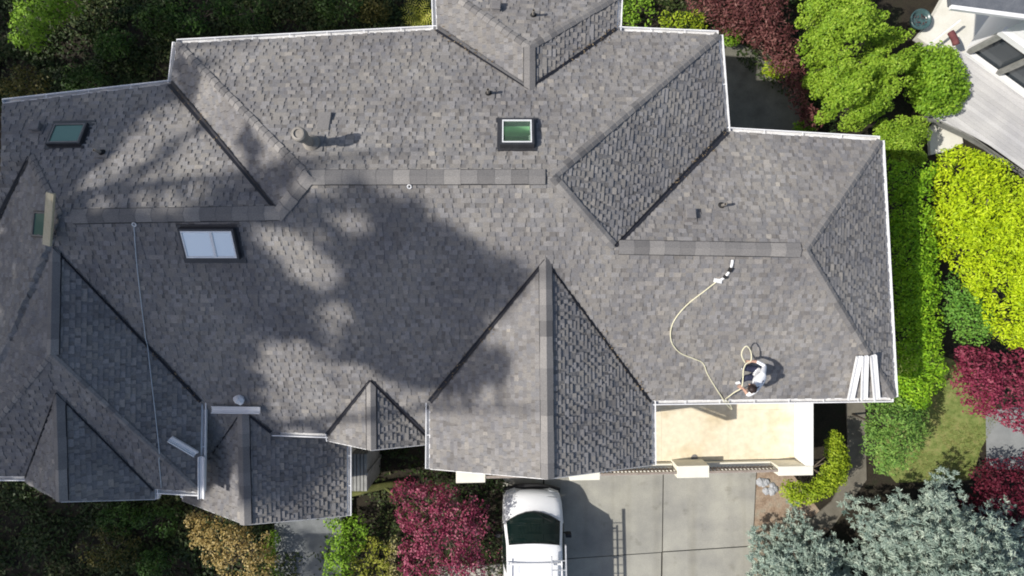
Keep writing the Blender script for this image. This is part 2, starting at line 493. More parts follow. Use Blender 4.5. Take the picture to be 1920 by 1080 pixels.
ridge(MAIN, 'R2a', 'R2b', 'S', 'NB', cut=(.0, .15)); ridge(MAIN, 'R1a', 'R1b', 'S', 'NA', cut=(.25, -.02)); ridge(MAIN, 'R3a', 'R3b', 'S', 'NC', cut=(.1, .1))
ridge(MAIN, 'Cj', 'Ct', 'CW', 'CE', cut=(-.02, 0), w=.12); ridge(MAIN, 'Da', 'Db', 'DE', 'WA', w=.12, rise=.04)
ridge(GI, 'Ia', 'Ib', 'IW', 'IE', cut=(-.05, 0), w=.14); ridge(GG, 'Ga', 'Gb', 'GW', 'GE', cut=(-.05, 0), w=.12, rise=.03)
ridge(GF, 'Fa', 'Fb', 'FW', 'FE', cut=(-.05, 0), w=.14); ridge(GE, 'Ea', 'Eb', 'EW', 'EEa', cut=(-.05, 0), w=.14, rise=.035)
for a, b, fa, fb in (('R1b', 'R2a', 'WB', 'S'), ('B_nw', 'R2a', 'NB', 'WB'), ('B_ne', 'R2b', 'NB', 'EB'), ('R3a', 'R2b', 'EB', 'S'), ('S_e', 'R3b', 'S', 'EE'),
                     ('E_ne', 'R3b', 'NC', 'EE'), ('Chw', 'Ct', 'CW', 'CN'), ('Che', 'Ct', 'CE', 'CN'), ('D_se', 'Db', 'DE', 'DS'), ('D_sw', 'Db', 'WA', 'DS'), ('Wj', 'R1a', 'NA', 'WA'), ('Wr', 'Wj', 'NA', 'WS')):
    if a == 'R1b': ridge(MAIN, a, b, fa, fb, w=.145, rise=.045, step=.3, gap=False, cut=(-.12, -.08))
    else: ridge(MAIN, a, b, fa, fb, w=.055 if a[0] == 'D' else .085, rise=.026 if a[0] == 'D' else .03, step=.2, gap=False)

# gutters: open white channels along the eaves
def gutter(a, b, name='gutter', parent=None, w=.12, hgt=.1, inset=0, A=None, B=None, side=None, drop=.02, mats=None):
    A = V[a].copy() if A is None else A; B = V[b].copy() if B is None else B
    d = (B - A).normalized(); o = Vector((d.y, -d.x, 0)).normalized()
    if side is not None and o.dot(side) < 0: o = -o
    up = o.cross(d); up = up if up.z > 0 else -up
    mb = MB(); A = A - up * drop; B = B - up * drop
    for s0, s1, z0, z1, m in ((0, .008, -hgt, .0, 0), (.008, w - .022, -hgt, -hgt + .01, 1), (w - .022, w, -.028, .006, 0), (w - .022, w - .012, -hgt, -.028, 0)):
        q = [o * s0 + up * z0, o * s1 + up * z0, o * s1 + up * z1, o * s0 + up * z1]
        mb.prism([A + p for p in q], [B + p for p in q], m=m)
    q = [up * -hgt, o * w + up * -hgt, o * w + up * .0, up * .0]
    mb.prism([A - d * .006 + p for p in q], [A + p for p in q]); mb.prism([B + p for p in q], [B + d * .006 + p for p in q])
    # hangers across the channel
    L = (B - A).length; n = int(L / .8)
    for i in range(1, n):
        c = A + d * (L * i / n); mb.prism([c + o * .008 + up * -.012, c + o * (w - .022) + up * -.012, c + o * (w - .022) + up * -.006, c + o * .008 + up * -.006],
                                          [c + d * .02 + o * .008 + up * -.012, c + d * .02 + o * (w - .022) + up * -.012, c + d * .02 + o * (w - .022) + up * -.006, c + d * .02 + o * .008 + up * -.006])
    return mb.build(name, [M['white'], M['gut_in']], house if parent is None else parent)
Wv_, Ev, Nv, Sv = Vector((-1, 0, 0)), Vector((1, 0, 0)), Vector((0, 1, 0)), Vector((0, -1, 0))
for a, b, s in (('A_nw', 'B_wl', Nv), ('B_wl', 'B_nw', Wv_), ('B_nw', 'C_w', Nv), ('C_w', 'Chw', Wv_), ('C_e', 'Che', Ev), ('C_e', 'B_ne', Nv), ('B_ne', 'B_el', Ev),
                ('B_el', 'E_ne', Nv), ('E_ne', 'S_e', Ev), ('S_e', 'I_r', Sv), ('I_l', 'I_sw', Wv_), ('I_r', 'I_se', Ev), ('G_l', 'F_r', Sv), ('D_ne', 'D_se', Ev), ('F_ne', 'F_se', Ev), ('E_l', 'D_sw', Sv), ('E_r', 'D_se', Sv)):
    gutter(a, b, side=s)
for a, b, s in (('G_l', 'G_sw', Wv_), ('G_r', 'G_se', Ev), ('E_r', 'E_se', Ev)): gutter(a, b, side=s, w=.08)

# skylights
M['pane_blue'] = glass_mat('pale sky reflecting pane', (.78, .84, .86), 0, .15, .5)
M['pane_clear'] = glass_mat('clear skylight pane', (.55, .75, .60), .95, .03)
M['pane_green'] = glass_mat('green tinted pane', (.10, .19, .155), 0, .12, .3)
M['shaft'] = noisy_mat('pale green light shaft paint', (.60, .80, .56), (.68, .86, .64), 1.5, .8, 30, .05)
M['shaft_floor'] = noisy_mat('green room below', (.07, .16, .05), (.10, .22, .07), 3, .8)
def skylight(s, pane, curb=.11, mull=False, shaft=False, fr=.05, trim='white'):
    f = s.f
    def W(u, v, h): return f.o + f.u * u + f.v * v + f.n * h
    root = MB(); a, b, c, d = s.u0, s.u1, s.v0, s.v1
    # raised curb in four butted pieces
    for (x0, x1, y0, y1) in ((a - fr, a, c - fr, d + fr), (b, b + fr, c - fr, d + fr), (a, b, c - fr, c), (a, b, d, d + fr)):
        q = [(x0, y0), (x1, y0), (x1, y1), (x0, y1)]
        root.prism([W(x, y, -.05) for x, y in q], [W(x, y, curb) for x, y in q])
    # flashing apron flat on the shingles, wider at the foot
    for (x0, x1, y0, y1) in ((a - .14, b + .14, c - .17, c - fr - .002), (a - .1, b + .1, d + fr + .002, d + .11), (a - .11, a - fr - .002, c - fr, d + fr), (b + fr + .002, b + .11, c - fr, d + fr)):
        q = [(x0, y0), (x1, y0), (x1, y1), (x0, y1)]
        root.prism([W(x, y, .0) for x, y in q], [W(x, y, .03) for x, y in q])
    o = root.build('skylight', M['darkframe'], house)
    g = MB(); q = [(a - .01, c - .01), (b + .01, c - .01), (b + .01, d + .01), (a - .01, d + .01)]
    g.prism([W(x, y, curb - .03) for x, y in q], [W(x, y, curb - .018) for x, y in q]); g.build('glass', pane, o)
    t = MB()
    for (x0, x1, y0, y1) in ((a, a + .025, c, d), (b - .025, b, c, d), (a + .025, b - .025, c, c + .03), (a + .025, b - .025, d - .03, d)) + (((( a + b) / 2 + .06, (a + b) / 2 + .12, c + .03, d - .03),) if mull else ()):
        q = [(x0, y0), (x1, y0), (x1, y1), (x0, y1)]
        t.prism([W(x, y, curb - .02) for x, y in q], [W(x, y, curb + .004) for x, y in q])
    t.build('frame', M[trim], o)
    if shaft:
        sh = MB(); dp = 1.0
        for (p, r) in (((a, c), (b, c)), ((b, c), (b, d)), ((b, d), (a, d)), ((a, d), (a, c))):
            T = [W(*p, -.05), W(*r, -.05)]
            sh.face([T[0], T[1], T[1] + Vector((0, 0, -dp)), T[0] + Vector((0, 0, -dp))])
        sh.build('light_shaft', M['shaft'], o, fix=False)
        bt = MB(); bt.face([W(x, y, 0) + Vector((0, 0, -dp)) for x, y in ((a, c), (b, c), (b, d), (a, d))]); bt.build('shaft_floor', M['shaft_floor'], o, fix=False)
    return o
k1 = skylight(SKY[0], M['pane_clear'], .16, False, True); k1['label'] = 'skylight with a bright green shaft below the glass'
k2 = skylight(SKY[1], M['pane_blue'], .14, True, False, .045); k2['label'] = 'wide skylight with two pale blue panes'
k3 = skylight(SKY[2], M['pane_green'], .12, fr=.035, trim='vent'); k3['label'] = 'skylight with dim green glass in the shade'
k4 = skylight(SKY4, M['pane_green'], .10, fr=.03, trim='vent')

# vents, pipes, flue
def box_vent(px, py, w=.2):
    q, f = roof_px(px, py); mb = MB()
    a, b = f.u * w / 2, f.v * w / 2
    mb.prism([q - a - b, q + a - b, q + a + b, q - a + b], [q - a * .9 - b * .9 + f.n * .13, q + a * .9 - b * .9 + f.n * .13, q + a * .9 + b * .9 + f.n * .1, q - a * .9 + b * .9 + f.n * .1])
    mb.prism([q - a * 1.15 - b * 1.15 + f.n * .131, q + a * 1.15 - b * 1.15 + f.n * .131, q + a * 1.15 + b * 1.15 + f.n * .101, q - a * 1.15 + b * 1.15 + f.n * .101],
             [q - a * 1.05 - b * 1.05 + f.n * .165, q + a * 1.05 - b * 1.05 + f.n * .165, q + a * 1.05 + b * 1.05 + f.n * .135, q - a * 1.05 + b * 1.05 + f.n * .135])
    c = q - b * 1.3
    mb.prism([c - a * 1.5 + f.n * .0, c + a * 1.5, c + a * 1.5 + b * 2.9, c - a * 1.5 + b * 2.9], [c - a * 1.5 + f.n * .028, c + a * 1.5 + f.n * .028, c + a * 1.5 + b * 2.9 + f.n * .028, c - a * 1.5 + b * 2.9 + f.n * .028])
    mb.build('roof_vent', M['vent'], house, bevel=.008)
def pipe_vent(px, py, r=.035, h=.3):
    q, f = roof_px(px, py); mb = MB()
    mb.lathe(q, [(r, -.05), (r, h), (r * .8, h), (r * .75, h - .06)], 12, m=1)
    mb.lathe(q + Vector((0, 0, .005)), [(r * 2.6, -.03), (r * 1.9, .05), (r * 1.15, .09), (r * 1.1, .1)], 14)
    a, b = f.u * .14, f.v * .15
    mb.prism([q - a - b, q + a - b, q + a + b, q - a + b], [q - a - b + f.n * .027, q + a - b + f.n * .027, q + a + b + f.n * .027, q - a + b + f.n * .027], m=2)
    mb.build('vent_pipe', [M['rubber'], M['flue'], M['cap']], house)
for p in ((930, 18), (1293, 406), (72, 242)): box_vent(*p)
for p in ((1000, 30), (916, 176), (1352, 386), (193, 287)): pipe_vent(*p)
def flue():
    q, f = roof_px(586, 270); mb = MB()
    mb.lathe(q, [(.2, -.15), (.17, .12), (.115, .18), (.11, .2)], 20)
    mb.lathe(q, [(.10, -.1), (.10, .66)], 20)
    mb.lathe(q + Vector((0, 0, .67)), [(.10, 0), (.145, .02), (.15, .13), (.145, .2), (.12, .225), (.09, .23), (.085, .2)], 24)
    a, b = f.u * .24, f.v * .24
    mb.prism([q - a - b, q + a - b, q + a + b, q - a + b], [q - a - b + f.n * .028, q + a - b + f.n * .028, q + a + b + f.n * .028, q - a + b + f.n * .028], m=1)
    o = mb.build('flue_pipe', [M['flue'], M['cap']], house, smooth=False)
    # hooded slant vent beside it, open towards the eave
    q, f = roof_px(608, 228); h = MB(); a, b = f.u * .16, f.v * .2
    h.prism([q - a - b, q + a - b, q + a + b * 1.3, q - a + b * 1.3], [q - a * .9 - b + f.n * .085, q + a * .9 - b + f.n * .07, q + a * .8 + b * 1.25 + f.n * .03, q - a * .8 + b * 1.25 + f.n * .03])
    h.prism([q - a * .85 - b * 1.03 + f.n * .03, q + a * .85 - b * 1.03 + f.n * .03, q + a * .8 - b * 1.03 + f.n * .065, q - a * .8 - b * 1.03 + f.n * .075],
            [q - a * .85 - b * 1.01 + f.n * .03, q + a * .85 - b * 1.01 + f.n * .03, q + a * .8 - b * 1.01 + f.n * .065, q - a * .8 - b * 1.01 + f.n * .075], m=1)
    h.build('hooded_vent', [M['cap'], M['rubber']], house)
flue()
for px, py in ((768, 349), (253, 420), (934, 336)):
    q, f = roof_px(px, py); mb = MB()
    pts = [q + f.n * .035 + (f.u * math.cos(t) + f.v * math.sin(t)) * .04 for t in np.linspace(0, 2 * math.pi, 13)]
    mb.tube(pts, .013, 6); mb.build('roof_anchor', M['white'], house)

# house walls under the eaves
def inset_poly(pts, d):
    out = []; n = len(pts)
    ar = sum(pts[i].x * pts[(i + 1) % n].y - pts[(i + 1) % n].x * pts[i].y for i in range(n))
    sg = 1 if ar > 0 else -1
    for i in range(n):
        a, b, c = pts[i - 1], pts[i], pts[(i + 1) % n]
        d1 = (b - a).to_2d().normalized(); d2 = (c - b).to_2d().normalized()
        n1 = Vector((-d1.y, d1.x)) * sg; n2 = Vector((-d2.y, d2.x)) * sg
        m = (n1 + n2); k = max(.35, 1 + n1.dot(n2)); m = m / k
        out.append(Vector((b.x + m.x * d, b.y + m.y * d, b.z)))
    return out
OUT = ['A_nw', 'B_wl', 'B_nw', 'C_w', 'Chw', 'Che', 'C_e', 'B_ne', 'B_el', 'E_ne', 'S_e', 'I_r', 'I_se', 'Ib', 'I_sw', 'I_l', 'G_r', 'G_se', 'Gb', 'G_sw', 'G_l', 'F_r', 'D_b', 'D_ne', 'D_se', 'E_r', 'E_se', 'Eb', 'E_sw', 'E_l', 'D_sw', 'WAe', 'Wv', 'Wr']
wp = inset_poly([V[n] for n in OUT], .42)
mb = MB()
for i in range(len(wp)):
    a, b = wp[i], wp[(i + 1) % len(wp)]
    ta, tb = a.z - .16, b.z - .16
    mb.face([(a.x, a.y, -.3), (b.x, b.y, -.3), (b.x, b.y, tb), (a.x, a.y, ta)])
mb.build('wall', M['stucco'], house)
fw = inset_poly([V['F_nw'], V['F_sw'], V['Fb'], V['F_se'], V['F_ne']], .4); mb = MB()
for i in range(len(fw)):
    a, b = fw[i], fw[(i + 1) % len(fw)]
    mb.face([(a.x, a.y, -.3), (b.x, b.y, -.3), (b.x, b.y, b.z - .15), (a.x, a.y, a.z - .15)])
ew = mb.build('entry_wall', M['stucco'], house)
# a downspout by the entry
mb = MB(); a = P(341, 930, 4.9); mb.bar(a, a + Vector((0, .25, -.15)), .07, .05); mb.bar(a + Vector((0, 0, .02)), Vector((a.x, a.y, .1)), .07, .05)
mb.build('downspout', M['white'], house)

# terrace: deck, parapet, piers, railings
ZD, ZT = 1.8, 2.5
M['tile'] = noisy_mat('pale tan terrace coating', (.60, .50, .33), (.75, .67, .51), 1.1, .8, 6, .14, c3=(.68, .59, .42))
ter = tag(empty('terrace', P(1200, 830, 0)))
ter.parent = house; ter.location = ter.location - house.location
def q_deck(px, py): p = P(px, py, ZD); return p
mb = MB()
x0 = P(862, 890, ZT).x; x1 = P(1490, 800, ZD).x; yb0 = P(900, 885, ZT).y; yb1 = P(1480, 872, ZT).y; yt = -2.2
# boards of the coating in big sheets
nx, ny = 5, 2
for i in range(nx):
    for j in range(ny):
        a, b = x0 + (x1 - x0) * i / nx, x0 + (x1 - x0) * (i + 1) / nx
        la, lb = (yt + (yb0 + (yb1 - yb0) * i / nx - yt) * t for t in (j / ny, (j + 1) / ny))
        ra, rb = (yt + (yb0 + (yb1 - yb0) * (i + 1) / nx - yt) * t for t in (j / ny, (j + 1) / ny))
        g = .0018
        mb.prism([(a + g, lb + g, ZD - .04), (b - g, rb + g, ZD - .04), (b - g, ra - g, ZD - .04), (a + g, la - g, ZD - .04)],
                 [(a + g, lb + g, ZD), (b - g, rb + g, ZD), (b - g, ra - g, ZD), (a + g, la - g, ZD)], random.random())
mb.build('deck_floor', M['tile'], ter)
c = q_deck(1302, 858); mb = MB(); mb.lathe((c.x, c.y, ZD + .002), [(.10, 0), (.10, .012), (.03, .016)], 16); mb.build('drain', M['vent'], ter)
mb = MB(); mb.prism([(x0 - .1, yt, .0), (x1 + .1, yt, .0), (x1 + .1, yb1 - .1, .0), (x0 - .1, yb0 - .1, 0)], [(x0 - .1, yt, ZD - .045), (x1 + .1, yt, ZD - .045), (x1 + .1, yb1 - .1, ZD - .045), (x0 - .1, yb0 - .1, ZD - .045)])
mb.build('base_wall', M['stucco'], ter)
mb = MB(); XO = P(1525, 800, ZT).x
ye = P(1525, 891, ZT).y
mb.prism([(x1, ye + .28, 0), (XO, ye + .28, 0), (XO, -2.75, 0), (x1, -2.75, 0)], [(x1, ye + .28, ZT), (XO, ye + .28, ZT), (XO, -2.75, ZT), (x1, -2.75, ZT)])
mb.build('parapet', M['parapet'], ter)
def front(px): return P(px, 906 + (891 - 906) * (px - 855) / 670, ZT)
def low_wall(pa, pb):
    A, B = front(pa), front(pb); mb = MB(); t = Vector((0, .2, 0))
    A.y += .02; B.y += .02
    zt = ZD + .18
    mb.prism([(A.x, A.y, 0), (B.x, B.y, 0), (B.x, B.y + .26, 0), (A.x, A.y + .26, 0)], [(A.x, A.y, zt), (B.x, B.y, zt), (B.x, B.y + .26, zt), (A.x, A.y + .26, zt)])
    mb.build('curb_wall', M['pierpaint'], ter)
    r = MB()
    for z, yy, w in ((ZT - .04, .13, .07), (ZD + .3, .13, .05)):
        r.bar((A.x, A.y + yy, z), (B.x, B.y + yy, z), w, .05)
    n = int((B - A).length / .11)
    for i in range(n):
        c = A.lerp(B, (i + .5) / n); r.bar((c.x, c.y + .13, ZD + .2), (c.x, c.y + .13, ZT - .066), .035, .035)
    r.build('railing', M['rail'], ter)
    ca = MB(); c0, c1 = A + Vector((0, -.05, 0)), B + Vector((0, -.05, 0)); ca.bar((c0.x, c0.y + .02, ZD + .1), (c1.x, c1.y + .02, ZD + .1), .1, .05); ca.build('ledge', M['white'], ter)
low_wall(911, 1067); low_wall(1126, 1269); low_wall(1331, 1459)
for a, b, d in ((855, 910, .36), (1068, 1125, .3), (1270, 1330, .36), (1460, 1525, .28)):
    A, B = front(a), front(b); mb = MB()
    mb.prism([(A.x, A.y, 0), (B.x, B.y, 0), (B.x, B.y + d - .005, 0), (A.x, A.y + d - .005, 0)], [(A.x, A.y, ZT), (B.x, B.y, ZT), (B.x, B.y + d - .005, ZT), (A.x, A.y + d - .005, ZT)])
    mb.build('pillar', M['pierpaint'], ter, bevel=.012)

# ------------------------------------------------------------------ ground, drive, paths
def sheet(name, pts, z, mat, kind='structure', thick=0.0):
    mb = MB(); w = [P(a, b, z) for a, b in pts]
    if thick: mb.prism([p - Vector((0, 0, thick)) for p in w], w)
    else: mb.face(w)
    o = mb.build(name, mat); 
    if kind: o['kind'] = kind
    return o
mb = MB(); mb.face([(-120, -120, 0), (120, -120, 0), (120, 120, 0), (-120, 120, 0)]); mb.build('ground', M['soil'])['kind'] = 'structure'
M['conc'] = tint_mat('driveway concrete', [(0, (.28, .275, .24)), (1, (.35, .342, .30))], .85, .2, 30, .14, .9, .20)
_nt = M['conc'].node_tree; _b = next(n for n in _nt.nodes if n.type == 'BSDF_PRINCIPLED')
_src = _b.inputs['Base Color'].links[0].from_socket; _n = noise(_nt, 1.7, 6, .65); _r = ramp(_nt, [(.60, (1, 1, 1)), (.72, (.74, .73, .70))]); _nt.links.new(_n.outputs[0], _r.inputs[0])
_n2 = noise(_nt, .8, 3, .5, stretch=(2.2, .12, 1)); _r2 = ramp(_nt, [(.52, (1, 1, 1)), (.70, (.86, .85, .83))]); _nt.links.new(_n2.outputs[0], _r2.inputs[0])
_nt.links.new(mixc(_nt, mixc(_nt, _src, _r.outputs[0], 1.0), _r2.outputs[0], 1.0), _b.inputs['Base Color'])
M['conc2'] = noisy_mat('shaded path concrete', (.11, .10, .08), (.19, .175, .14), 2, .9, 30, .15)  # base colour darkened to stand in for the shade over the path
M['dirt'] = noisy_mat('reddish bare dirt', (.22, .15, .10), (.34, .26, .19), 3, .95, 20, .35, bump=.4, c3=(.30, .28, .22))
M['lawn'] = noisy_mat('mown lawn', (.10, .15, .03), (.20, .24, .07), 4, .95, 60, .35, c3=(.30, .27, .11))
mb = MB()
g = [[(944, 880), (1018, 880), (1018, 1052), (940, 1056)], [(1021, 880), (1243, 880), (1241, 1035), (1020.5, 1050)], [(1245, 880), (1418, 880), (1411, 1023), (1243, 1034)],
     [(820, 1063), (1018, 1055), (1018, 1330), (820, 1330)], [(1021, 1051.5), (1240, 1036.5), (1236, 1330), (1021, 1330)], [(1243, 1035.8), (1411, 1024.8), (1400, 1330), (1239, 1330)]]
for i, q in enumerate(g):
    w = [P(a, b, .06) for a, b in q]; mb.prism([p - Vector((0, 0, .1)) for p in w], w, [.5, .35, .6, .75, .55, .4][i])
mb.build('driveway', M['conc'])['kind'] = 'structure'
sheet('path', [(1586, 740), (1622, 740), (1625, 900), (1560, 990), (1500, 990), (1560, 940), (1592, 880)], .05, M['conc2'], thick=.08)
sheet('dirt_bed', [(1411, 880), (1480, 880), (1560, 990), (1440, 1100), (1404, 1100)], .012, M['dirt'])
sheet('lawn', [(1700, 640), (1850, 700), (1868, 790), (1840, 840), (1820, 900), (1680, 905), (1640, 860)], .02, M['lawn'])
M['pave'] = noisy_mat('grey asphalt lane', (.20, .21, .21), (.27, .28, .275), 1.5, .9, 60, .2)
sheet('lane', [(1848, 770), (2100, 740), (2100, 880), (1850, 880)], .03, M['pave'])
M['yard'] = noisy_mat('dark yard slab', (.10, .098, .08), (.17, .165, .135), 2, .9, 30, .2)  # dark mottled grey brown base colour
sheet('yard_slab', [(1330, 86), (1395, 84), (1500, 160), (1500, 275), (1330, 262)], .05, M['yard'], thick=.08)
# entry steps in front of the lower gable
M['slate'] = noisy_mat('grey entry slate', (.12, .13, .13), (.19, .20, .205), 3, .7, 30, .15)
mb = MB()
for k, (ya, yb, z) in enumerate(((930, 1000, .42), (1000, 1035, .28), (1035, 1075, .14), (1075, 1200, .05))):
    w = [P(a, b, z) for a, b in ((515, ya), (640, ya), (640, yb), (515, yb))]; mb.prism([Vector((p.x, p.y, 0)) for p in w], w)
mb.build('entry_steps', M['slate'])['kind'] = 'structure'

# ------------------------------------------------------------------ vegetation
def leaf_mesh(name, pts, nrm, tint, L, W, rng, axis=None, fold=0.0, jit=.55):
    n = len(pts)
    nn = nrm + rng.normal(0, jit, (n, 3)); nn /= np.linalg.norm(nn, axis=1, keepdims=True) + 1e-9
    a = rng.normal(0, 1, (n, 3)) if axis is None else axis + rng.normal(0, .25, (n, 3))
    a -= nn * np.sum(a * nn, axis=1, keepdims=True); a /= np.linalg.norm(a, axis=1, keepdims=True) + 1e-9
    b = np.cross(nn, a)
    s = rng.uniform(.65, 1.3, (n, 1)); l = a * L * s; w = b * W * s
    v = np.empty((n, 4, 3)); v[:, 0] = pts - l * .5; v[:, 1] = pts + w * .5 + nn * fold * W; v[:, 2] = pts + l * .5; v[:, 3] = pts - w * .5 + nn * fold * W
    me = bpy.data.meshes.new(name)
    me.vertices.add(4 * n); me.vertices.foreach_set('co', v.reshape(-1).astype(np.float32))
    me.loops.add(4 * n); me.loops.foreach_set('vertex_index', np.arange(4 * n, dtype=np.int32))
    me.polygons.add(n); me.polygons.foreach_set('loop_start', np.arange(0, 4 * n, 4, dtype=np.int32))
    try: me.polygons.foreach_set('loop_total', np.full(n, 4, np.int32))
    except Exception: pass
    at = me.attributes.new('tint', 'FLOAT', 'FACE'); at.data.foreach_set('value', np.clip(tint, 0, 1).astype(np.float32))
    me.update(calc_edges=True)
    return me

def shell(blobs, dens, rng, lo=-.35, spread=.22):
    """leaf points over the upper shells of blobs (x,y,z,rx,ry,rz)"""
    P_, N_, T_ = [], [], []
    for (x, y, z, rx, ry, rz) in blobs:
        n = max(6, int(dens * 4.2 * ((rx * ry + rx * rz + ry * rz) / 3)))
        d = rng.normal(0, 1, (int(n * 1.7) + 8, 3)); d /= np.linalg.norm(d, axis=1, keepdims=True)
        d = d[d[:, 2] > lo][:n]
        r = 1 - np.abs(rng.normal(0, spread, (len(d), 1)))
        r += .10 * np.sin(d[:, :1] * 9 + x * 7) * np.cos(d[:, 1:2] * 8 + y * 5)
        P_.append(np.array([x, y, z]) + d * r * np.array([rx, ry, rz])); N_.append(d + np.array([0, 0, .5]))
        T_.append(rng.normal(rng.uniform(.3, .7), .2, len(d)))
    P_ = np.concatenate(P_); N_ = np.concatenate(N_); N_ /= np.linalg.norm(N_, axis=1, keepdims=True)
    return P_, N_, np.concatenate(T_)

def poly_blobs(poly, zt, ze, r, n, rng, D=None, flat=1.0):
    """blobs filling a photo outline: high in the middle, low at the rim"""
    xs = [p[0] for p in poly]; ys = [p[1] for p in poly]; out = []; pts = []
    s = (H - (zt + ze) / 2) / FPX; D = D or r / s * 2.5; tries = 0
    while len(out) < n and tries < n * 60:
        tries += 1
        x, y = rng.uniform(min(xs), max(xs)), rng.uniform(min(ys), max(ys))
        if not inpoly(x, y, poly): continue
        e = edge_dist(x, y, poly); rr = r * rng.uniform(.7, 1.25)
        if e < rr / s * .5: continue
        if any((x - a) ** 2 + (y - b) ** 2 < (rr / s * .5) ** 2 for a, b in pts[-400:]): continue
        pts.append((x, y))
        t = min(1, e / D); z = ze + (zt - ze) * math.sqrt(t) - rr * flat + rng.uniform(-.12, .08) * (zt - ze + .3)
        c = P(x, y, max(z, .1)); out.append((c.x, c.y, c.z, rr, rr, rr * flat))
    return out

def plant(name, label, cat, blobs, mat, dens, L, W, rng, group=None, crown='foliage', stem='stem', trunk_r=.04, lo=-.35, spread=.22, base=None, limbs=5, jit=.55, extra=None):
    b = np.array(blobs); c = b[:, :3].mean(0)
    base = Vector((c[0], c[1], 0)) if base is None else Vector(base)
    root = tag(empty(name, base), label, cat, group)
    p, nn, t = shell(blobs, dens, rng, lo, spread)
    p[:, 2] = np.maximum(p[:, 2], .03)
    link(crown, leaf_mesh(crown, p, nn, t, L, W, rng, jit=jit), mat, root)
    mb = MB(); top = Vector((c[0], c[1], max(.4, c[2])))
    mid = base.lerp(top, .5) + Vector((rng.uniform(-.05, .05), rng.uniform(-.05, .05), 0))
    mb.tube([base + Vector((0, 0, -.1)), mid, top], trunk_r, 8, r2=trunk_r * .5)
    idx = rng.choice(len(b), min(limbs, len(b)), replace=False)
    for i in idx:
        e = Vector(b[i, :3]); mb.tube([mid, mid.lerp(e, .5) + Vector((0, 0, .12)), e], trunk_r * .5, 6, r2=trunk_r * .15)
    mb.build(stem, M['bark'], root, smooth=True)
    return root
M['bark'] = noisy_mat('grey brown bark', (.09, .07, .05), (.17, .14, .11), 6, .95, 30, .4, stretch=(1, 1, .2))
def lm(n, a, b, c, tr=.3): M[n] = leaf_mat(n, [(0, a), (.5, b), (1, c)], tr)
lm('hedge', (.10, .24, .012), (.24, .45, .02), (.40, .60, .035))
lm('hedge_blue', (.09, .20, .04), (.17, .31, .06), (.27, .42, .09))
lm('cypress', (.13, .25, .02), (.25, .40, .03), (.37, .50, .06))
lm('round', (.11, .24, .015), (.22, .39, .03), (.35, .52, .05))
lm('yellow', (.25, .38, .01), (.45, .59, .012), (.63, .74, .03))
lm('green2', (.08, .22, .03), (.16, .34, .05), (.25, .44, .07))
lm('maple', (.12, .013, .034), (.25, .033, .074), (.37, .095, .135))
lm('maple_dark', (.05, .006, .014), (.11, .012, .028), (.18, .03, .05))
lm('maple_pink', (.15, .022, .05), (.33, .055, .115), (.50, .20, .25))
lm('barberry', (.08, .025, .025), (.17, .06, .058), (.30, .15, .125))
lm('spruce', (.11, .17, .145), (.27, .35, .295), (.49, .56, .46), .12)
lm('box', (.14, .22, .012), (.28, .38, .02), (.44, .52, .04))
lm('cream', (.28, .26, .10), (.48, .44, .18), (.62, .56, .30))
lm('orange', (.26, .18, .05), (.48, .36, .13), (.66, .53, .27))
lm('dim', (.02, .05, .01), (.05, .11, .02), (.09, .17, .03))  # leaf green darkened to carry the shade on these bushes
lm('dark', (.02, .045, .01), (.045, .09, .018), (.08, .14, .03))  # darker leaf green, shade included in the colour
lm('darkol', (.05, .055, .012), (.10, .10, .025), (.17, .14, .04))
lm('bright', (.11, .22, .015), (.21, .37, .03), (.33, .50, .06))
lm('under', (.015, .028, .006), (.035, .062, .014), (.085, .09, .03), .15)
lm('fern', (.16, .20, .02), (.34, .36, .05), (.50, .48, .12))
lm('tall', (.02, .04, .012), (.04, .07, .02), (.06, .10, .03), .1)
R = lambda s: np.random.default_rng(s)

# right hand side, top to bottom
plant('barberry_hedge', 'dark red barberry hedge running diagonally beside the green cypress', 'hedge',
      poly_blobs([(1255, -40), (1475, -40), (1488, 60), (1510, 140), (1548, 250), (1500, 252), (1480, 170), (1440, 110), (1385, 70), (1330, 50), (1290, 20)], 1.9, 1.0, .26, 150, R(1)), M['barberry'], 210, .12, .045, R(2), trunk_r=.05)
def frond_blobs(poly, n, rng, zt, ze, dirx):
    base = poly_blobs(poly, zt, ze, .42, n, rng, D=70); out = []
    for (x, y, z, rx, ry, rz) in base:
        a = math.radians(dirx + rng.uniform(-30, 30)); L = rng.uniform(.5, 1.0); z += rng.uniform(-.45, .35)
        for k in range(5):
            t = k / 4 - .4; rr = .25 * (1.1 - abs(t) * .9) * rng.uniform(.85, 1.15)
            out.append((x + math.cos(a) * L * t, y + math.sin(a) * L * t, z + .25 * t + .1, rr, rr, rr * .8))
    return out
plant('golden_cypress', 'big lime green cypress with lobed feathery fans by the red hedge', 'tree',
      frond_blobs([(1486, -50), (1640, -50), (1655, 20), (1690, 35), (1680, 80), (1668, 100), (1705, 110), (1690, 150), (1660, 190), (1655, 225), (1600, 250), (1540, 252), (1530, 160), (1500, 90)], 56, R(3), 3.5, 1.5, 32), M['cypress'], 900, .075, .045, R(4), crown='crown', stem='trunk', trunk_r=.14, spread=.1)
plant('round_bush', 'round clipped green bush beside the grey deck', 'bush',
      poly_blobs([(1700, 130), (1712, 95), (1750, 82), (1792, 95), (1812, 130), (1815, 175), (1795, 210), (1755, 222), (1720, 208), (1702, 180)], 2.1, .6, .24, 110, R(5), D=45), M['round'], 420, .10, .055, R(6))
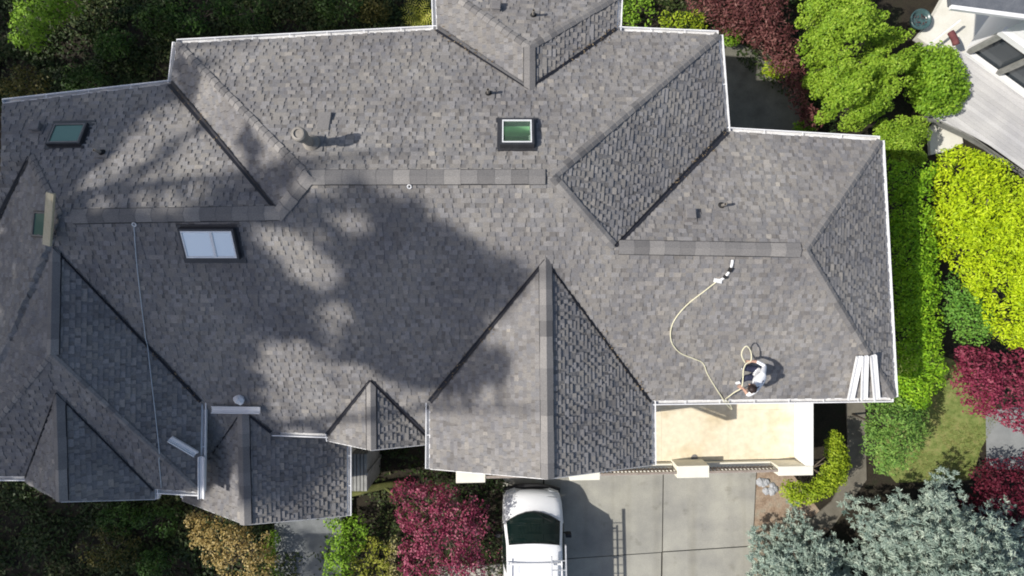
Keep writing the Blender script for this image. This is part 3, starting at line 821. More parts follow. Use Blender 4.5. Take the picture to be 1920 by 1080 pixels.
plant('small_cypress', 'soft light green cypress bush at the roof corner, north end of the long hedge', 'bush',
      poly_blobs([(1632, 250), (1650, 228), (1690, 215), (1735, 225), (1742, 275), (1728, 310), (1690, 318), (1655, 300), (1630, 280)], 2.4, 1.2, .25, 42, R(7), D=40), M['cypress'], 800, .075, .04, R(8), spread=.12)
plant('cedar_hedge', 'long narrow bright green hedge between the east eave and the yellow tree', 'hedge',
      poly_blobs([(1655, 300), (1748, 300), (1752, 420), (1755, 520), (1765, 640), (1775, 700), (1745, 760), (1700, 770), (1675, 760), (1668, 560), (1660, 420)], 3.1, 2.2, .25, 210, R(9), D=35), M['hedge'], 280, .10, .045, R(10), limbs=10)
plant('cedar_bush', 'broad green bush at the southeast roof corner, foot of the long hedge', 'bush',
      poly_blobs([(1618, 760), (1655, 735), (1740, 715), (1735, 790), (1722, 860), (1680, 885), (1640, 888), (1620, 850)], 3.0, 1.3, .25, 95, R(12), D=40), M['hedge_blue'], 240, .10, .045, R(13), limbs=8)
plant('yellow_tree', 'large glowing yellow green tree at the right edge', 'tree',
      poly_blobs([(1742, 330), (1762, 285), (1800, 268), (1840, 285), (1900, 320), (1990, 350), (2010, 600), (1960, 660), (1880, 655), (1840, 600), (1800, 520), (1755, 500), (1742, 420)], 3.4, 1.6, .3, 210, R(14), D=70), M['yellow'], 270, .12, .045, R(15), crown='crown', stem='trunk', trunk_r=.13, limbs=9)
plant('green_bush', 'mid green bush tucked under the yellow tree', 'bush',
      poly_blobs([(1758, 535), (1790, 512), (1835, 540), (1862, 600), (1850, 645), (1800, 645), (1770, 610)], 2.7, 1.5, .24, 46, R(16), D=35), M['green2'], 240, .09, .05, R(17))
plant('purple_maple', 'crimson leaved maple below the yellow tree', 'tree',
      poly_blobs([(1790, 670), (1800, 648), (1850, 652), (1910, 655), (2000, 650), (2010, 840), (1930, 815), (1860, 790), (1815, 770), (1788, 725)], 2.8, 1.2, .26, 120, R(18), D=60), M['maple'], 260, .10, .05, R(19), crown='crown', stem='trunk', trunk_r=.1)
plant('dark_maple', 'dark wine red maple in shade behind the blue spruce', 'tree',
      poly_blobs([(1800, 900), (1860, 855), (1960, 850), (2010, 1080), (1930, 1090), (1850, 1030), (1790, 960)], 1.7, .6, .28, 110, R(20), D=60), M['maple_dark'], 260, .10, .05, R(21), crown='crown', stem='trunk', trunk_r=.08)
plant('boxwood_hedge', 'yellow green boxwood hedge bending round the terrace corner', 'hedge',
      poly_blobs([(1548, 830), (1562, 800), (1580, 815), (1592, 870), (1585, 905), (1545, 935), (1495, 950), (1468, 930), (1462, 900), (1520, 905), (1545, 875)], 1.7, 1.15, .18, 150, R(22), D=20), M['box'], 380, .08, .045, R(23), limbs=8)

def spruce(label, base_px, z_top, rad, rng, n_br):
    """whorls of boughs, each bough carrying tufts of stiff needles"""
    apex = P(base_px[0], base_px[1], 1.3); apex.z = z_top; base = Vector((apex.x, apex.y, 0))
    root = tag(empty('blue_spruce', base), label, 'tree', 'blue spruces below the terrace')
    pp, nn, ax, tt = [], [], [], []; br = MB()
    br.tube([base + Vector((0, 0, -.1)), Vector((apex.x, apex.y, z_top - .1))], .15, 8, r2=.02)
    for k in range(n_br):
        t = (k + .5) / n_br; h = z_top * (1 - .80 * t ** .8); L = (rad * (t ** .72) + .12) * rng.uniform(.78, 1.12)
        a = k * 2.39996 + rng.uniform(-.3, .3); d = np.array([math.cos(a), math.sin(a), 0.]); o = np.array([apex.x, apex.y, h])
        droop = rng.uniform(-.05, .22)
        end = o + d * L + np.array([0, 0, -L * droop + .12 * L])
        br.tube([Vector(o), Vector((o + end) / 2 - np.array([0, 0, .06 * L])), Vector(end)], .03, 5, r2=.008)
        side = np.array([-d[1], d[0], 0])
        for s in np.arange(.25, 1.02, .125 / max(L, .3)):
            q = o + (end - o) * s; wd = (.40 * L * (1.12 - s) + .10)
            for sg in (-1, 0, 1):
                m = max(1, int(wd / .22)) if sg else 1
                for j in range(m):
                    c = q + side * sg * wd * (j + .6) / m + d * (.35 * abs(sg) * wd * (j + .6) / m) + rng.normal(0, .05, 3)
                    if rng.uniform() < .16: continue
                    lum = rng.normal(.5, .16)
                    for _ in range(26):
                        v = d * .5 + side * sg * .4 + rng.normal(0, .6, 3) + np.array([0, 0, .35]); v /= np.linalg.norm(v)
                        dist = rng.uniform(.02, .12); pp.append(c + v * dist); tt.append(lum + (dist - .07) * 4 + rng.normal(0, .08)); ax.append(v); nn.append(np.array([0, 0, 1.]) + rng.normal(0, .4, 3))
    pp, nn, ax = np.array(pp), np.array(nn), np.array(ax)
    t = np.array(tt)
    link('crown', leaf_mesh('crown', pp, nn, t, .12, .026, rng, axis=ax, jit=.3), M['spruce'], root)
    br.build('trunk', M['bark'], root, smooth=True)
spruce('larger blue spruce with a wide crown in the lower right corner', (1748, 1052), 5.2, 2.8, R(30), 112)
spruce('smaller blue spruce beside the driveway, left of the larger one', (1520, 1105), 2.4, 2.05, R(31), 78)

# below the house front
plant('japanese_maple', 'crimson red Japanese maple beside the white van', 'tree',
      poly_blobs([(735, 905), (790, 893), (850, 915), (900, 935), (925, 960), (925, 1000), (895, 1035), (915, 1060), (900, 1140), (745, 1140), (738, 1060), (750, 1010), (735, 960)], 2.5, 1.5, .23, 150, R(40), D=50), M['maple_pink'], 250, .085, .05, R(41), crown='crown', stem='trunk', trunk_r=.07, limbs=16, spread=.3)
plant('leafy_bush', 'bright green bush at the end of the entry gutter', 'bush',
      poly_blobs([(602, 975), (640, 965), (690, 960), (695, 1000), (670, 1040), (650, 1120), (612, 1130), (605, 1040)], 1.3, .6, .2, 60, R(42), D=25), M['bright'], 260, .09, .05, R(43))
plant('golden_bush', 'golden yellow bush between the green bush and the red maple', 'bush',
      poly_blobs([(655, 1035), (690, 1005), (720, 1000), (740, 1040), (735, 1120), (670, 1130)], 1.2, .6, .18, 40, R(44), D=22), M['fern'], 260, .09, .045, R(45))
plant('cream_bush', 'cream variegated bush at the left foot of the red maple', 'bush',
      poly_blobs([(722, 1010), (738, 995), (752, 1030), (765, 1130), (715, 1135)], 1.1, .5, .16, 26, R(46), D=20), M['cream'], 260, .07, .035, R(47))
plant('tan_azalea', 'tan orange flowering azalea below the entry gable', 'bush',
      poly_blobs([(338, 985), (358, 960), (400, 968), (450, 985), (505, 1000), (518, 1050), (508, 1095), (450, 1110), (395, 1065), (358, 1030)], 1.4, .7, .19, 90, R(48), D=30), M['orange'], 300, .075, .045, R(49), spread=.3)
plant('small_bush', 'small green bush between the tan azalea and the entry steps', 'bush',
      poly_blobs([(492, 1020), (512, 985), (526, 1010), (530, 1100), (495, 1110)], .9, .4, .16, 22, R(50), D=18), M['bright'], 260, .08, .045, R(51))
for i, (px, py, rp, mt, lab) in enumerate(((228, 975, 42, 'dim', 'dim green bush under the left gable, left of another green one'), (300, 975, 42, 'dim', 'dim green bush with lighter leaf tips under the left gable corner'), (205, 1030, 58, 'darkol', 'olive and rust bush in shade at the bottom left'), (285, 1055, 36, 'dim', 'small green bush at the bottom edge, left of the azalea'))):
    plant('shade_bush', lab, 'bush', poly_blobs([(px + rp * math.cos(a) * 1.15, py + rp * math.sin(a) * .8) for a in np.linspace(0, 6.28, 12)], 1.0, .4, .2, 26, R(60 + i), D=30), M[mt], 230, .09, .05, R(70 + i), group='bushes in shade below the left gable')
# north side
plant('lime_bush', 'bright lime bush catching sun in the top left corner', 'bush',
      poly_blobs([(8, 45), (30, 15), (60, -40), (190, -40), (165, 25), (118, 45), (95, 70), (70, 92), (35, 88), (15, 70)], 2.2, 1.0, .26, 55, R(80), D=40), M['bright'], 220, .11, .055, R(81))
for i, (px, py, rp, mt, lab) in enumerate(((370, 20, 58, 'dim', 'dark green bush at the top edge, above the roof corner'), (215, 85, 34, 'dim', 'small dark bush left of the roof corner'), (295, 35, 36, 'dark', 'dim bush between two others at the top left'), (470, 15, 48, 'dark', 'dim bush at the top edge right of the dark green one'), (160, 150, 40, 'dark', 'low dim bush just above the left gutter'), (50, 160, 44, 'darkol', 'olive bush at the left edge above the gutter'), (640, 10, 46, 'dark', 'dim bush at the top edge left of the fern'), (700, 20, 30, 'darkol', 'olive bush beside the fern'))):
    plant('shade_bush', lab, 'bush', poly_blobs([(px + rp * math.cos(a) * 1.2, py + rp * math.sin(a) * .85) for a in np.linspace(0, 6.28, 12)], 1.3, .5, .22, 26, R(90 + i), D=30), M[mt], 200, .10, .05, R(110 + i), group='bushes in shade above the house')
def fern(px, py, label, mat, z=.5, n=16, L=.75):
    c = P(px, py, z); root = tag(empty('fern', (c.x, c.y, 0)), label, 'fern'); mb = MB(); rng = R(int(px))
    for k in range(n):
        a = k * 2.4; e = rng.uniform(.2, .9); LL = L * rng.uniform(.75, 1.1); d = Vector((math.cos(a), math.sin(a), 0)); s = Vector((-d.y, d.x, 0))
        pr = None
        for j in range(9):
            t = j / 8; q = Vector((c.x, c.y, .15)) + d * LL * t + Vector((0, 0, z * (1.6 * t - 1.3 * t * t) + e * .2 * t))
            if pr is not None:
                for sg in (-1, 1):
                    w = .16 * math.sin(math.pi * (t * .85 + .12))
                    mb.face([pr, pr.lerp(q, .55), q + s * sg * w + d * .05], rng.uniform(.2, 1))
            pr = q
    mb.build('frond', mat, root, fix=False)
fern(785, 28, 'yellow green fern beside the north gable', M['fern'])
for i, (px, py, rp, mt, lab) in enumerate(((1190, 22, 40, 'bright', 'bright green bush right of the north gable'), (1278, 44, 40, 'box', 'lime bush left of the red barberry hedge'), (1372, 70, 18, 'bright', 'small green bush at the northeast gutter corner'), (1452, 130, 24, 'box', 'small lime bush at the foot of the barberry hedge'), (1510, 240, 20, 'bright', 'small green bush beside the dark slab'))):
    plant('sunny_bush', lab, 'bush', poly_blobs([(px + rp * math.cos(a) * 1.2, py + rp * math.sin(a) * .8) for a in np.linspace(0, 6.28, 12)], .9, .35, .18, 26, R(130 + i), D=24), M[mt], 230, .09, .05, R(140 + i), group='small bushes northeast of the house')

# low growth over the soil, nobody could count it
def undergrowth(name, polys, n, mat, rng, L=.13, W=.06, zr=.22):
    pts = []
    for poly, share in polys:
        xs = [p[0] for p in poly]; ys = [p[1] for p in poly]; k = 0
        while k < n * share:
            x, y = rng.uniform(min(xs), max(xs)), rng.uniform(min(ys), max(ys))
            if not inpoly(x, y, poly): continue
            q = P(x, y, 0)
            dn = math.sin(q.x * 1.9 + 1.3 * math.sin(q.y * 1.1)) * math.sin(q.y * 2.3 + q.x * .7)
            k += 1
            if dn < -.25 and rng.uniform() < .75: continue
            pts.append((q.x, q.y, abs(rng.normal(0, zr)) * (.4 + max(0, dn)) + .02))
    pts = np.array(pts); nn = np.tile(np.array([0, 0, 1.]), (len(pts), 1))
    tt = .45 + .3 * np.sin(pts[:, 0] * .9 + 2) * np.cos(pts[:, 1] * 1.3) + rng.normal(0, .18, len(pts))
    o = link(name, leaf_mesh(name, pts, nn, tt, L, W, rng), mat); o['kind'] = 'stuff'
    return o
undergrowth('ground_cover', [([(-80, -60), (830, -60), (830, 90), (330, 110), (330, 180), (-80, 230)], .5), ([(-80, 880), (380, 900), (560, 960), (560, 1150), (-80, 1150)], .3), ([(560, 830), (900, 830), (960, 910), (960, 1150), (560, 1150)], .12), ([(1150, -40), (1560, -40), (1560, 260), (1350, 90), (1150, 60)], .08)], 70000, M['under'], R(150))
lm('grass', (.10, .13, .03), (.20, .22, .06), (.34, .30, .12), .2)
undergrowth('grass', [([(1700, 660), (1850, 700), (1868, 790), (1840, 840), (1820, 900), (1680, 905), (1650, 860)], 1)], 9000, M['grass'], R(151), .07, .015, .03)

# tall trees west of the house, outside the frame: their shade falls over the left of the roof
ROOF_SHADE = [[(-60, 150), (322, 160), (350, 190), (430, 300), (512, 388), (525, 402), (570, 392), (640, 372), (660, 350), (740, 372), (800, 400), (850, 440), (950, 500), (980, 520), (940, 560), (890, 610), (905, 650), (955, 650), (965, 705), (900, 730), (800, 745), (720, 690), (650, 680), (590, 760), (630, 800), (600, 850), (530, 930), (460, 900), (380, 880), (380, 945), (280, 970), (-60, 970)],
              [(336, 92), (372, 108), (376, 140), (362, 190), (372, 240), (345, 190), (330, 160)], [(458, 250), (478, 255), (490, 300), (480, 345), (462, 300)], [(505, 320), (545, 300), (560, 320), (530, 345), (512, 385), (495, 360)]]
ROOF_LIT = [[(135, 365), (200, 300), (250, 258), (298, 218), (350, 198), (374, 222), (316, 264), (266, 298), (222, 330), (152, 380)], [(160, 392), (175, 358), (230, 345), (245, 362), (295, 325), (335, 290), (380, 250), (412, 246), (444, 305), (400, 340), (362, 372), (345, 400)],
            [(475, 428), (560, 440), (645, 520), (620, 545), (540, 500)], [(495, 655), (565, 645), (620, 700), (605, 790), (530, 800), (498, 730)], [(395, 905), (440, 880), (470, 985), (400, 960)], [(600, 590), (640, 560), (660, 600), (630, 640)], [(640, 410), (680, 395), (700, 430), (660, 450)]]
GROUND_SHADE = [[(-60, -80), (770, -80), (770, 60), (330, 75), (310, 150), (-60, 190)], [(-60, 900), (60, 950), (345, 950), (350, 1160), (-60, 1160)], [(420, 1000), (600, 1000), (600, 1160), (420, 1160)]]
GROUND_LIT = [[(-10, -80), (185, -80), (170, 40), (95, 85), (20, 90), (0, 60)], [(335, 950), (520, 970), (520, 1120), (380, 1100)]]
def shade_trees():
    rng = R(200); cl = []
    for (polys, lits, isroof, step) in ((ROOF_SHADE, ROOF_LIT, True, 23), (GROUND_SHADE, GROUND_LIT, False, 34)):
        for y in range(-60, 1160, step):
            for x in range(-50, 1000, step):
                px, py = x + rng.uniform(-9, 9), y + rng.uniform(-9, 9)
                if not any(inpoly(px, py, q) for q in polys) or any(inpoly(px, py, q) for q in lits): continue
                if isroof:
                    q, f = roof_px(px, py)
                    if f is None: continue
                else: q = P(px, py, .6)
                d = min(edge_dist(px, py, q) for q in lits); rad = max(.10, min(.42, d / 88.0 * .9)) * rng.uniform(.8, 1.1)
                if rng.uniform() < (.15 if px > 420 else .03): continue
                tx = -27 + rng.uniform(-1.8, 1.2)
                t = (q.x - tx) / SUNK
                cl.append((q.x - SUNK * t, q.y - SUNN * t, q.z + t, rad))
                if px < 130 or (px < 420 and py > 430):
                    t -= rng.uniform(1.5, 3.5) / SUNK; cl.append((q.x - SUNK * t, q.y - SUNN * t, q.z + t, rad))
    cl = np.array(cl)
    ys = [-13, -9.4, -6.2, -3.2, -.2, 3.2]
    for i, yc in enumerate(ys):
        lo = -99 if i == 0 else (ys[i - 1] + yc) / 2; hi = 99 if i == len(ys) - 1 else (yc + ys[i + 1]) / 2
        sel = cl[(cl[:, 1] >= lo) & (cl[:, 1] < hi)]
        if len(sel) < 3: continue
        root = tag(empty('tall_tree', (-27.1, yc, 0)), 'tall dark leafy tree west of the house, number of the row outside the frame', 'tree', 'tall trees west of the house')
        root['label'] = 'tall dark leafy tree in a row west of the house, beyond the left edge'
        p, nn, t = shell([(x, y, z, r, r, r) for (x, y, z, r) in sel], 95, rng, -2, .4)
        link('crown', leaf_mesh('crown', p, nn, t, .24, .17, rng), M['tall'], root)
        zt = sel[:, 2].max(); mb = MB(); mb.tube([(-27.1, yc, -.2), (-27.0, yc + .1, zt * .5), (-27.1, yc, zt)], .3, 10, r2=.05)
        for j in range(0, len(sel), 3):
            e = Vector(sel[j][:3]); s = Vector((-27.1, yc, e.z - .8 if e.z > 1.5 else .6)); mb.tube([s, s.lerp(e, .55) + Vector((0, 0, .15)), e], .06, 5, r2=.015)
        mb.build('trunk', M['bark'], root, smooth=True)
shade_trees()

# ------------------------------------------------------------------ neighbour at the top right
M['deckwood'] = noisy_mat('silvery deck boards', (.38, .37, .36), (.50, .49, .48), 2.0, .85, 40, .15)
M['whitesid'] = noisy_mat('white clapboard', (.76, .76, .76), (.82, .82, .82), 2, .6, 30, .05)
M['patio'] = noisy_mat('pale patio concrete', (.62, .60, .52), (.72, .70, .64), 1.5, .85, 30, .1)
M['pane_dark'] = glass_mat('dark window glass', (.05, .06, .07), 0, .06)
M['slateroof'] = noisy_mat('dark slate roof', (.10, .11, .13), (.15, .16, .18), 4, .8, 30, .25)
sheet('patio', [(1720, 70), (1745, 40), (1800, -60), (1960, -60), (1850, 130), (1790, 110), (1755, 95)], .25, M['patio'], thick=.25)
ZK = .8
deck = tag(empty('wooden_deck', P(1850, 220, 0)), 'weathered grey plank deck at the upper right, along the white house', 'deck')
def decking():
    A = P(1795, 95, ZK); B = P(1960, 212, ZK); d = (B - A).normalized(); nrm = Vector((d.y, -d.x, 0))
    if nrm.y > 0: nrm = -nrm
    out = [P(*p, ZK) for p in ((1745, 88), (1790, 90), (1835, 118), (1880, 150), (1990, 232), (1990, 380), (1935, 328), (1860, 275), (1815, 250), (1740, 215))]
    loc = [((p - A).dot(d), (p - A).dot(nrm)) for p in out]; mb = MB(); rnd = random.Random(5)
    v0, v1 = min(p[1] for p in loc), max(p[1] for p in loc); v = v0
    while v < v1:
        s = clip(clip(loc, 1, v + .002, False), 1, v + .137, True)
        if len(s) >= 3:
            w = [A + d * a + nrm * b for a, b in s]; dz = Vector((0, 0, rnd.uniform(-.003, .003)))
            mb.prism([p - Vector((0, 0, .035)) for p in w], [p + dz for p in w], rnd.random())
        v += .14
    M['planks'] = tint_mat('silvery planks', [(0, (.42, .415, .41)), (1, (.50, .495, .49))], .85, .25, 30, .18)
    mb.build('plank', M['planks'], deck, fix=True)
    sk = MB()
    w = out
    for i in (9, 8, 7, 6):
        a, b = w[i], w[i - 1]; sk.bar(a - Vector((0, 0, .2)), b - Vector((0, 0, .2)), .04, .28)
    sk.build('joist', M['greywood'], deck)
decking()
nb = tag(empty('neighbour_house', P(1900, 60, 0)), 'white clapboard house with dark roof corner and window band, top right corner', 'house')
def neighbour():
    zb = ZK + .05; A = P(1812, 100, zb); B = P(1975, 218, zb); d = (B - A).normalized(); nrm = Vector((-d.y, d.x, 0))
    if nrm.x < 0: nrm = -nrm
    up = Vector((0, 0, 1)); L = (B - A).length; hw = 1.45
    C0 = A + nrm * .0
    # sill, window band with glass set back, posts, head beam
    mb = MB(); mb.bar(A - d * .05 + up * .06, B + up * .06, .16, .12); mb.build('sill', M['whitesid'], nb)
    g = MB(); n = 3
    gl = MB(); gl.prism([A + nrm * .14, B + nrm * .14, B + nrm * .16, A + nrm * .16], [A + nrm * .14 + up * hw, B + nrm * .14 + up * hw, B + nrm * .16 + up * hw, A + nrm * .16 + up * hw])
    gl.build('window', M['pane_dark'], nb)
    for i in range(n + 1):
        p = A + d * (L * i / n); mb = MB(); mb.bar(p + up * .12, p + up * hw, .15, .13, up=nrm); mb.build('post', M['greywood'], nb)
    mb = MB(); mb.bar(A - d * .15 + up * (hw + .1), B + up * (hw + .1), .2, .2); mb.build('beam', M['whitesid'], nb)
    # clapboards above
    cb = MB(); z = hw + .2
    while z < 3.1:
        a = A - d * .1; cb.prism([a + up * z - nrm * .03, B + up * z - nrm * .03, B + up * z + nrm * .1, a + up * z + nrm * .1], [a + up * (z + .16) - nrm * .005, B + up * (z + .16) - nrm * .005, B + up * (z + .16) + nrm * .1, a + up * (z + .16) + nrm * .1]); z += .162
    E = A - d * .1 + nrm * 4
    cb.prism([A - d * .1 + nrm * .1, E, E - d * -.12, A + d * .02 + nrm * .1], [A - d * .1 + nrm * .1 + up * 3.1, E + up * 3.1, E + d * .12 + up * 3.1, A + d * .02 + nrm * .1 + up * 3.1])
    cb.build('wall', M['whitesid'], nb)
    # roof: corner seen at the top of the frame
    zr = 3.95; r = [P(1783, 9, zr), P(1990, 36, zr), P(2100, -160, zr + 1.3), P(1770, -160, zr + 1.3)]
    rf = MB(); rf.prism([p - up * .14 for p in r], r); ro = rf.build('roof', M['slateroof'], nb)
    gt = MB(); gt.bar(r[0] - Vector((0, .06, .03)), r[1] - Vector((0, .06, .03)), .11, .1); gt.build('gutter', M['white'], ro)
    # white upper wall between the clapboards and the eave
    uw = MB(); a, b = P(1800, 40, 2.2), P(1990, 80, 2.2)
    rl = MB(); p0, p1 = P(1741, 84, ZK + .1), P(1800, 38, ZK + .1)
    rl.bar(p0, p1, .05, .08); rl.build('railing', M['white'], nb)
neighbour()
# things standing there
c = P(1727, 36, .55); mb = MB()
mb.lathe((c.x, c.y, .25), [(.16, 0), (.27, .12), (.33, .26), (.34, .32), (.30, .32), (.27, .22), (.2, .18)], 24)
pb = tag(empty('planter_bowl', (c.x, c.y, .25)), 'round teal rimmed planter bowl on the pale patio', 'planter')
M['teal'] = noisy_mat('glazed teal ceramic', (.03, .07, .075), (.08, .14, .14), 5, .3, 30, .2, spec=.5)
mb.build('bowl', M['teal'], pb, smooth=True)
p, nn, t = shell([(c.x, c.y, .48, .25, .25, .12)], 220, R(160)); link('foliage', leaf_mesh('foliage', p, nn, t, .07, .04, R(161)), M['barberry'], pb)
a, b = P(1782, 60, ZK + .15), P(1793, 84, ZK + .15); mb = MB()
mb.tube([a.lerp(b, t) + Vector((0, 0, .03 * math.sin(3.1 * t))) for t in np.linspace(0, 1, 7)], .10, 12); mb.lathe(a.lerp(b, .5) + Vector((0, 0, .07)), [(.05, 0), (.05, .05), (.02, .06)], 10)
M['redbag'] = noisy_mat('faded red canvas', (.12, .04, .045), (.19, .07, .07), 5, .9, 40, .3)
tag(mb.build('bag', M['redbag'], None, smooth=True), 'small dark red roll bag lying on the deck by the window band', 'bag')
sheet('stepping_slab', [(1742, 240), (1760, 226), (1800, 232), (1806, 268), (1770, 285), (1745, 290)], .12, M['patio'], thick=.15)
c = P(1793, 240, .12); mb = MB(); mb.lathe((c.x, c.y, .12), [(.12, 0), (.17, .2), (.19, .34), (.16, .34), (.14, .26)], 18)
M['pot'] = noisy_mat('dark grey glazed pot', (.06, .06, .08), (.11, .11, .14), 4, .35, 30, .2, spec=.5)
tag(mb.build('plant_pot', M['pot'], None, smooth=True), 'dark grey round pot on the small concrete slab', 'pot')
rng = R(170); mb = MB()
for i in range(9):
    c = P(1432 + rng.uniform(-14, 22), 905 + rng.uniform(-9, 16), 0); r = rng.uniform(.08, .17)
    mb2 = MB(); pr = [(r * .7, -.03), (r, r * .25), (r * .75, r * .6), (r * .3, r * .8)]
    mb2.lathe((c.x, c.y, 0), pr, 7)
    for v in mb2.V: v += Vector((rng.uniform(-.02, .02), rng.uniform(-.02, .02), rng.uniform(-.015, .015)))
    M.setdefault('stone', noisy_mat('pale grey stone', (.30, .31, .33), (.46, .47, .48), 4, .85, 30, .25))
    tag(mb2.build('rock', M['stone']), 'pale grey stone piled by the driveway at the terrace foot', 'rock', 'stones beside the driveway')
# timber screen and mossy log in the shaded court
sc = tag(empty('wooden_screen', P(676, 880, 0)), 'grey vertical board screen standing beside the glowing entry gutter', 'screen')
mb = MB()
for i in range(5):
    c = P(665 + i * 6.5, 880, 1.5); a = P(665, 845, 1.5); b = P(665, 913, 1.5); mb.box((c.x, (a.y + b.y) / 2, .95), .085, a.y - b.y, 1.9, t=.5)
for k in range(1): mb.build('board', M['greywood'], sc)
mb = MB(); c0, c1 = P(700, 850, 0), P(700, 905, 0); mb.box((c.x + .06, P(676, 880, 1.5).y, 1.0), .05, .1, 2.0); mb.build('post', M['greywood'], sc)
M['moss'] = noisy_mat('mossy bark', (.10, .12, .03), (.20, .20, .07), 3, .95, 25, .4)
mb = MB(); mb.tube([P(655, 925, .35), P(690, 917, .38), P(725, 910, .36), P(760, 905, .33)], .13, 10, r2=.1); mb.tube([P(720, 912, .4), P(735, 925, .55), P(742, 935, .62)], .05, 7, r2=.03)
tag(mb.build('log', M['moss'], None, smooth=True), 'mossy fallen log left of the red Japanese maple', 'log')

# ------------------------------------------------------------------ loose things on the roof
def on_roof(px, py, lift=.03):
    q, f = roof_px(px, py); return q + (f.n if f else Vector((0, 0, 1))) * lift
def loose_gutter(pa, pb, label, wpx, lift=.12, flat=True, group='loose gutter lengths on the roof', za=None, zb=None):
    A = on_roof(*pa, lift) if za is None else P(*pa, za); B = on_roof(*pb, lift) if zb is None else P(*pb, zb)
    d = (B - A).normalized(); o = d.cross(Vector((0, 0, 1))).normalized(); up = o.cross(d)
    w = wpx * (H - A.z) / FPX; h = .05; mb = MB()
    for s0, s1, z0, z1, m in ((-w / 2, -w / 2 + .018, -h, .012, 0), (-w / 2 + .018, w / 2 - .018, -h, -h + .008, 1), (w / 2 - .018, w / 2, -h, .012, 0)):
        q = [o * s0 + up * z0, o * s1 + up * z0, o * s1 + up * z1, o * s0 + up * z1]; mb.prism([A + p for p in q], [B + p for p in q], m=m)
    for k in (-.18, .18):
        q = [o * (w * k - .006) + up * -h, o * (w * k + .006) + up * -h, o * (w * k + .006) + up * (-h + .03), o * (w * k - .006) + up * (-h + .03)]; mb.prism([A + p for p in q], [B + p for p in q])
    return tag(mb.build('gutter_section', [M['white'], M['white']], None), label, 'gutter', group)
loose_gutter((401, 761), (491, 762), 'white gutter length lying level across the entry gable ridge', 13, .16)
loose_gutter((317, 822), (366, 851), 'short white gutter length lying at a slant on the left roof', 13, .1)
loose_gutter((377, 857), (377, 936), 'white gutter length standing along the left eave below the slanted one', 12, .1, za=V['D_ne'].z + .1, zb=V['D_ne'].z + .08)
for (a, b, l) in (((1608, 664), (1591, 745), 'leftmost of the three white gutter lengths at the southeast roof corner'), ((1618, 664), (1616, 745), 'middle of the three white gutter lengths at the southeast roof corner'), ((1629, 666), (1640, 745), 'rightmost of the three white gutter lengths at the southeast roof corner')):
    A = on_roof(*a, .10); B = on_roof(*b, .10)
    d = (B - A).normalized(); o = d.cross(Vector((0, 0, 1))).normalized(); up = o.cross(d); w = .15; mb = MB()
    for s0, s1, z0, z1 in ((-w / 2, w / 2, -.03, -.02), (-w / 2, -w / 2 + .012, -.02, .035), (w / 2 - .012, w / 2, -.02, .035), (-w / 6, -w / 6 + .012, -.02, .012), (w / 6, w / 6 + .012, -.02, .012)):
        q = [o * s0 + up * z0, o * s1 + up * z0, o * s1 + up * z1, o * s0 + up * z1]; mb.prism([A + p for p in q], [B + p for p in q])
    tag(mb.build('gutter_section', M['white']), l, 'gutter', 'gutter lengths stacked at the roof corner')
# white plastic bag behind the level gutter length
c = on_roof(452, 748, .02); rng = R(180); bag = []
for i in range(3): bag.append((c.x + rng.uniform(-.06, .06), c.y + rng.uniform(-.03, .04), c.z + .06, .09, .06, .06))
mb = MB()
for (x, y, z, rx, ry, rz) in bag:
    mb.lathe((x, y, z - .06), [(.05, 0), (.10, .03), (.11, .08), (.06, .13), (.02, .16)], 9)
for v in mb.V: v += Vector((rng.uniform(-.015, .015), rng.uniform(-.015, .015), rng.uniform(-.015, .015)))
tag(mb.build('plastic_bag', M['white'], None), 'crumpled white bag on the roof behind the level gutter length', 'bag')
# tan board standing proud on the left ridge
mb = MB(); A, B = P(95, 362, 7.72), P(88, 460, 7.40); mb.bar(A, B, .17, .05, t=.5); 
mb.bar(A - Vector((0, 0, .07)), B - Vector((0, 0, .07)), .05, .09)
tag(mb.build('lumber_board', M['wood'], None, bevel=.006), 'tan lumber board propped across the left end of the ridge', 'board')

def spline(ctrl, n=8):
    out = []
    for i in range(len(ctrl) - 1):
        p0 = ctrl[max(0, i - 1)]; p1 = ctrl[i]; p2 = ctrl[i + 1]; p3 = ctrl[min(len(ctrl) - 1, i + 2)]
        for k in range(n):
            t = k / n; out.append(tuple(.5 * (2 * b + (c - a) * t + (2 * a - 5 * b + 4 * c - d) * t * t + (-a + 3 * b - 3 * c + d) * t ** 3) for a, b, c, d in zip(p0, p1, p2, p3)))
    out.append(ctrl[-1]); return out
M['rope_y'] = noisy_mat('pale yellow rope', (.66, .62, .42), (.76, .72, .54), 20, .8, 80, .2)
M['rope_b'] = noisy_mat('pale grey blue rope', (.42, .48, .52), (.55, .60, .64), 20, .8, 80, .2)
M['rope_d'] = noisy_mat('white webbing', (.72, .72, .72), (.8, .8, .8), 10, .8, 80, .15)
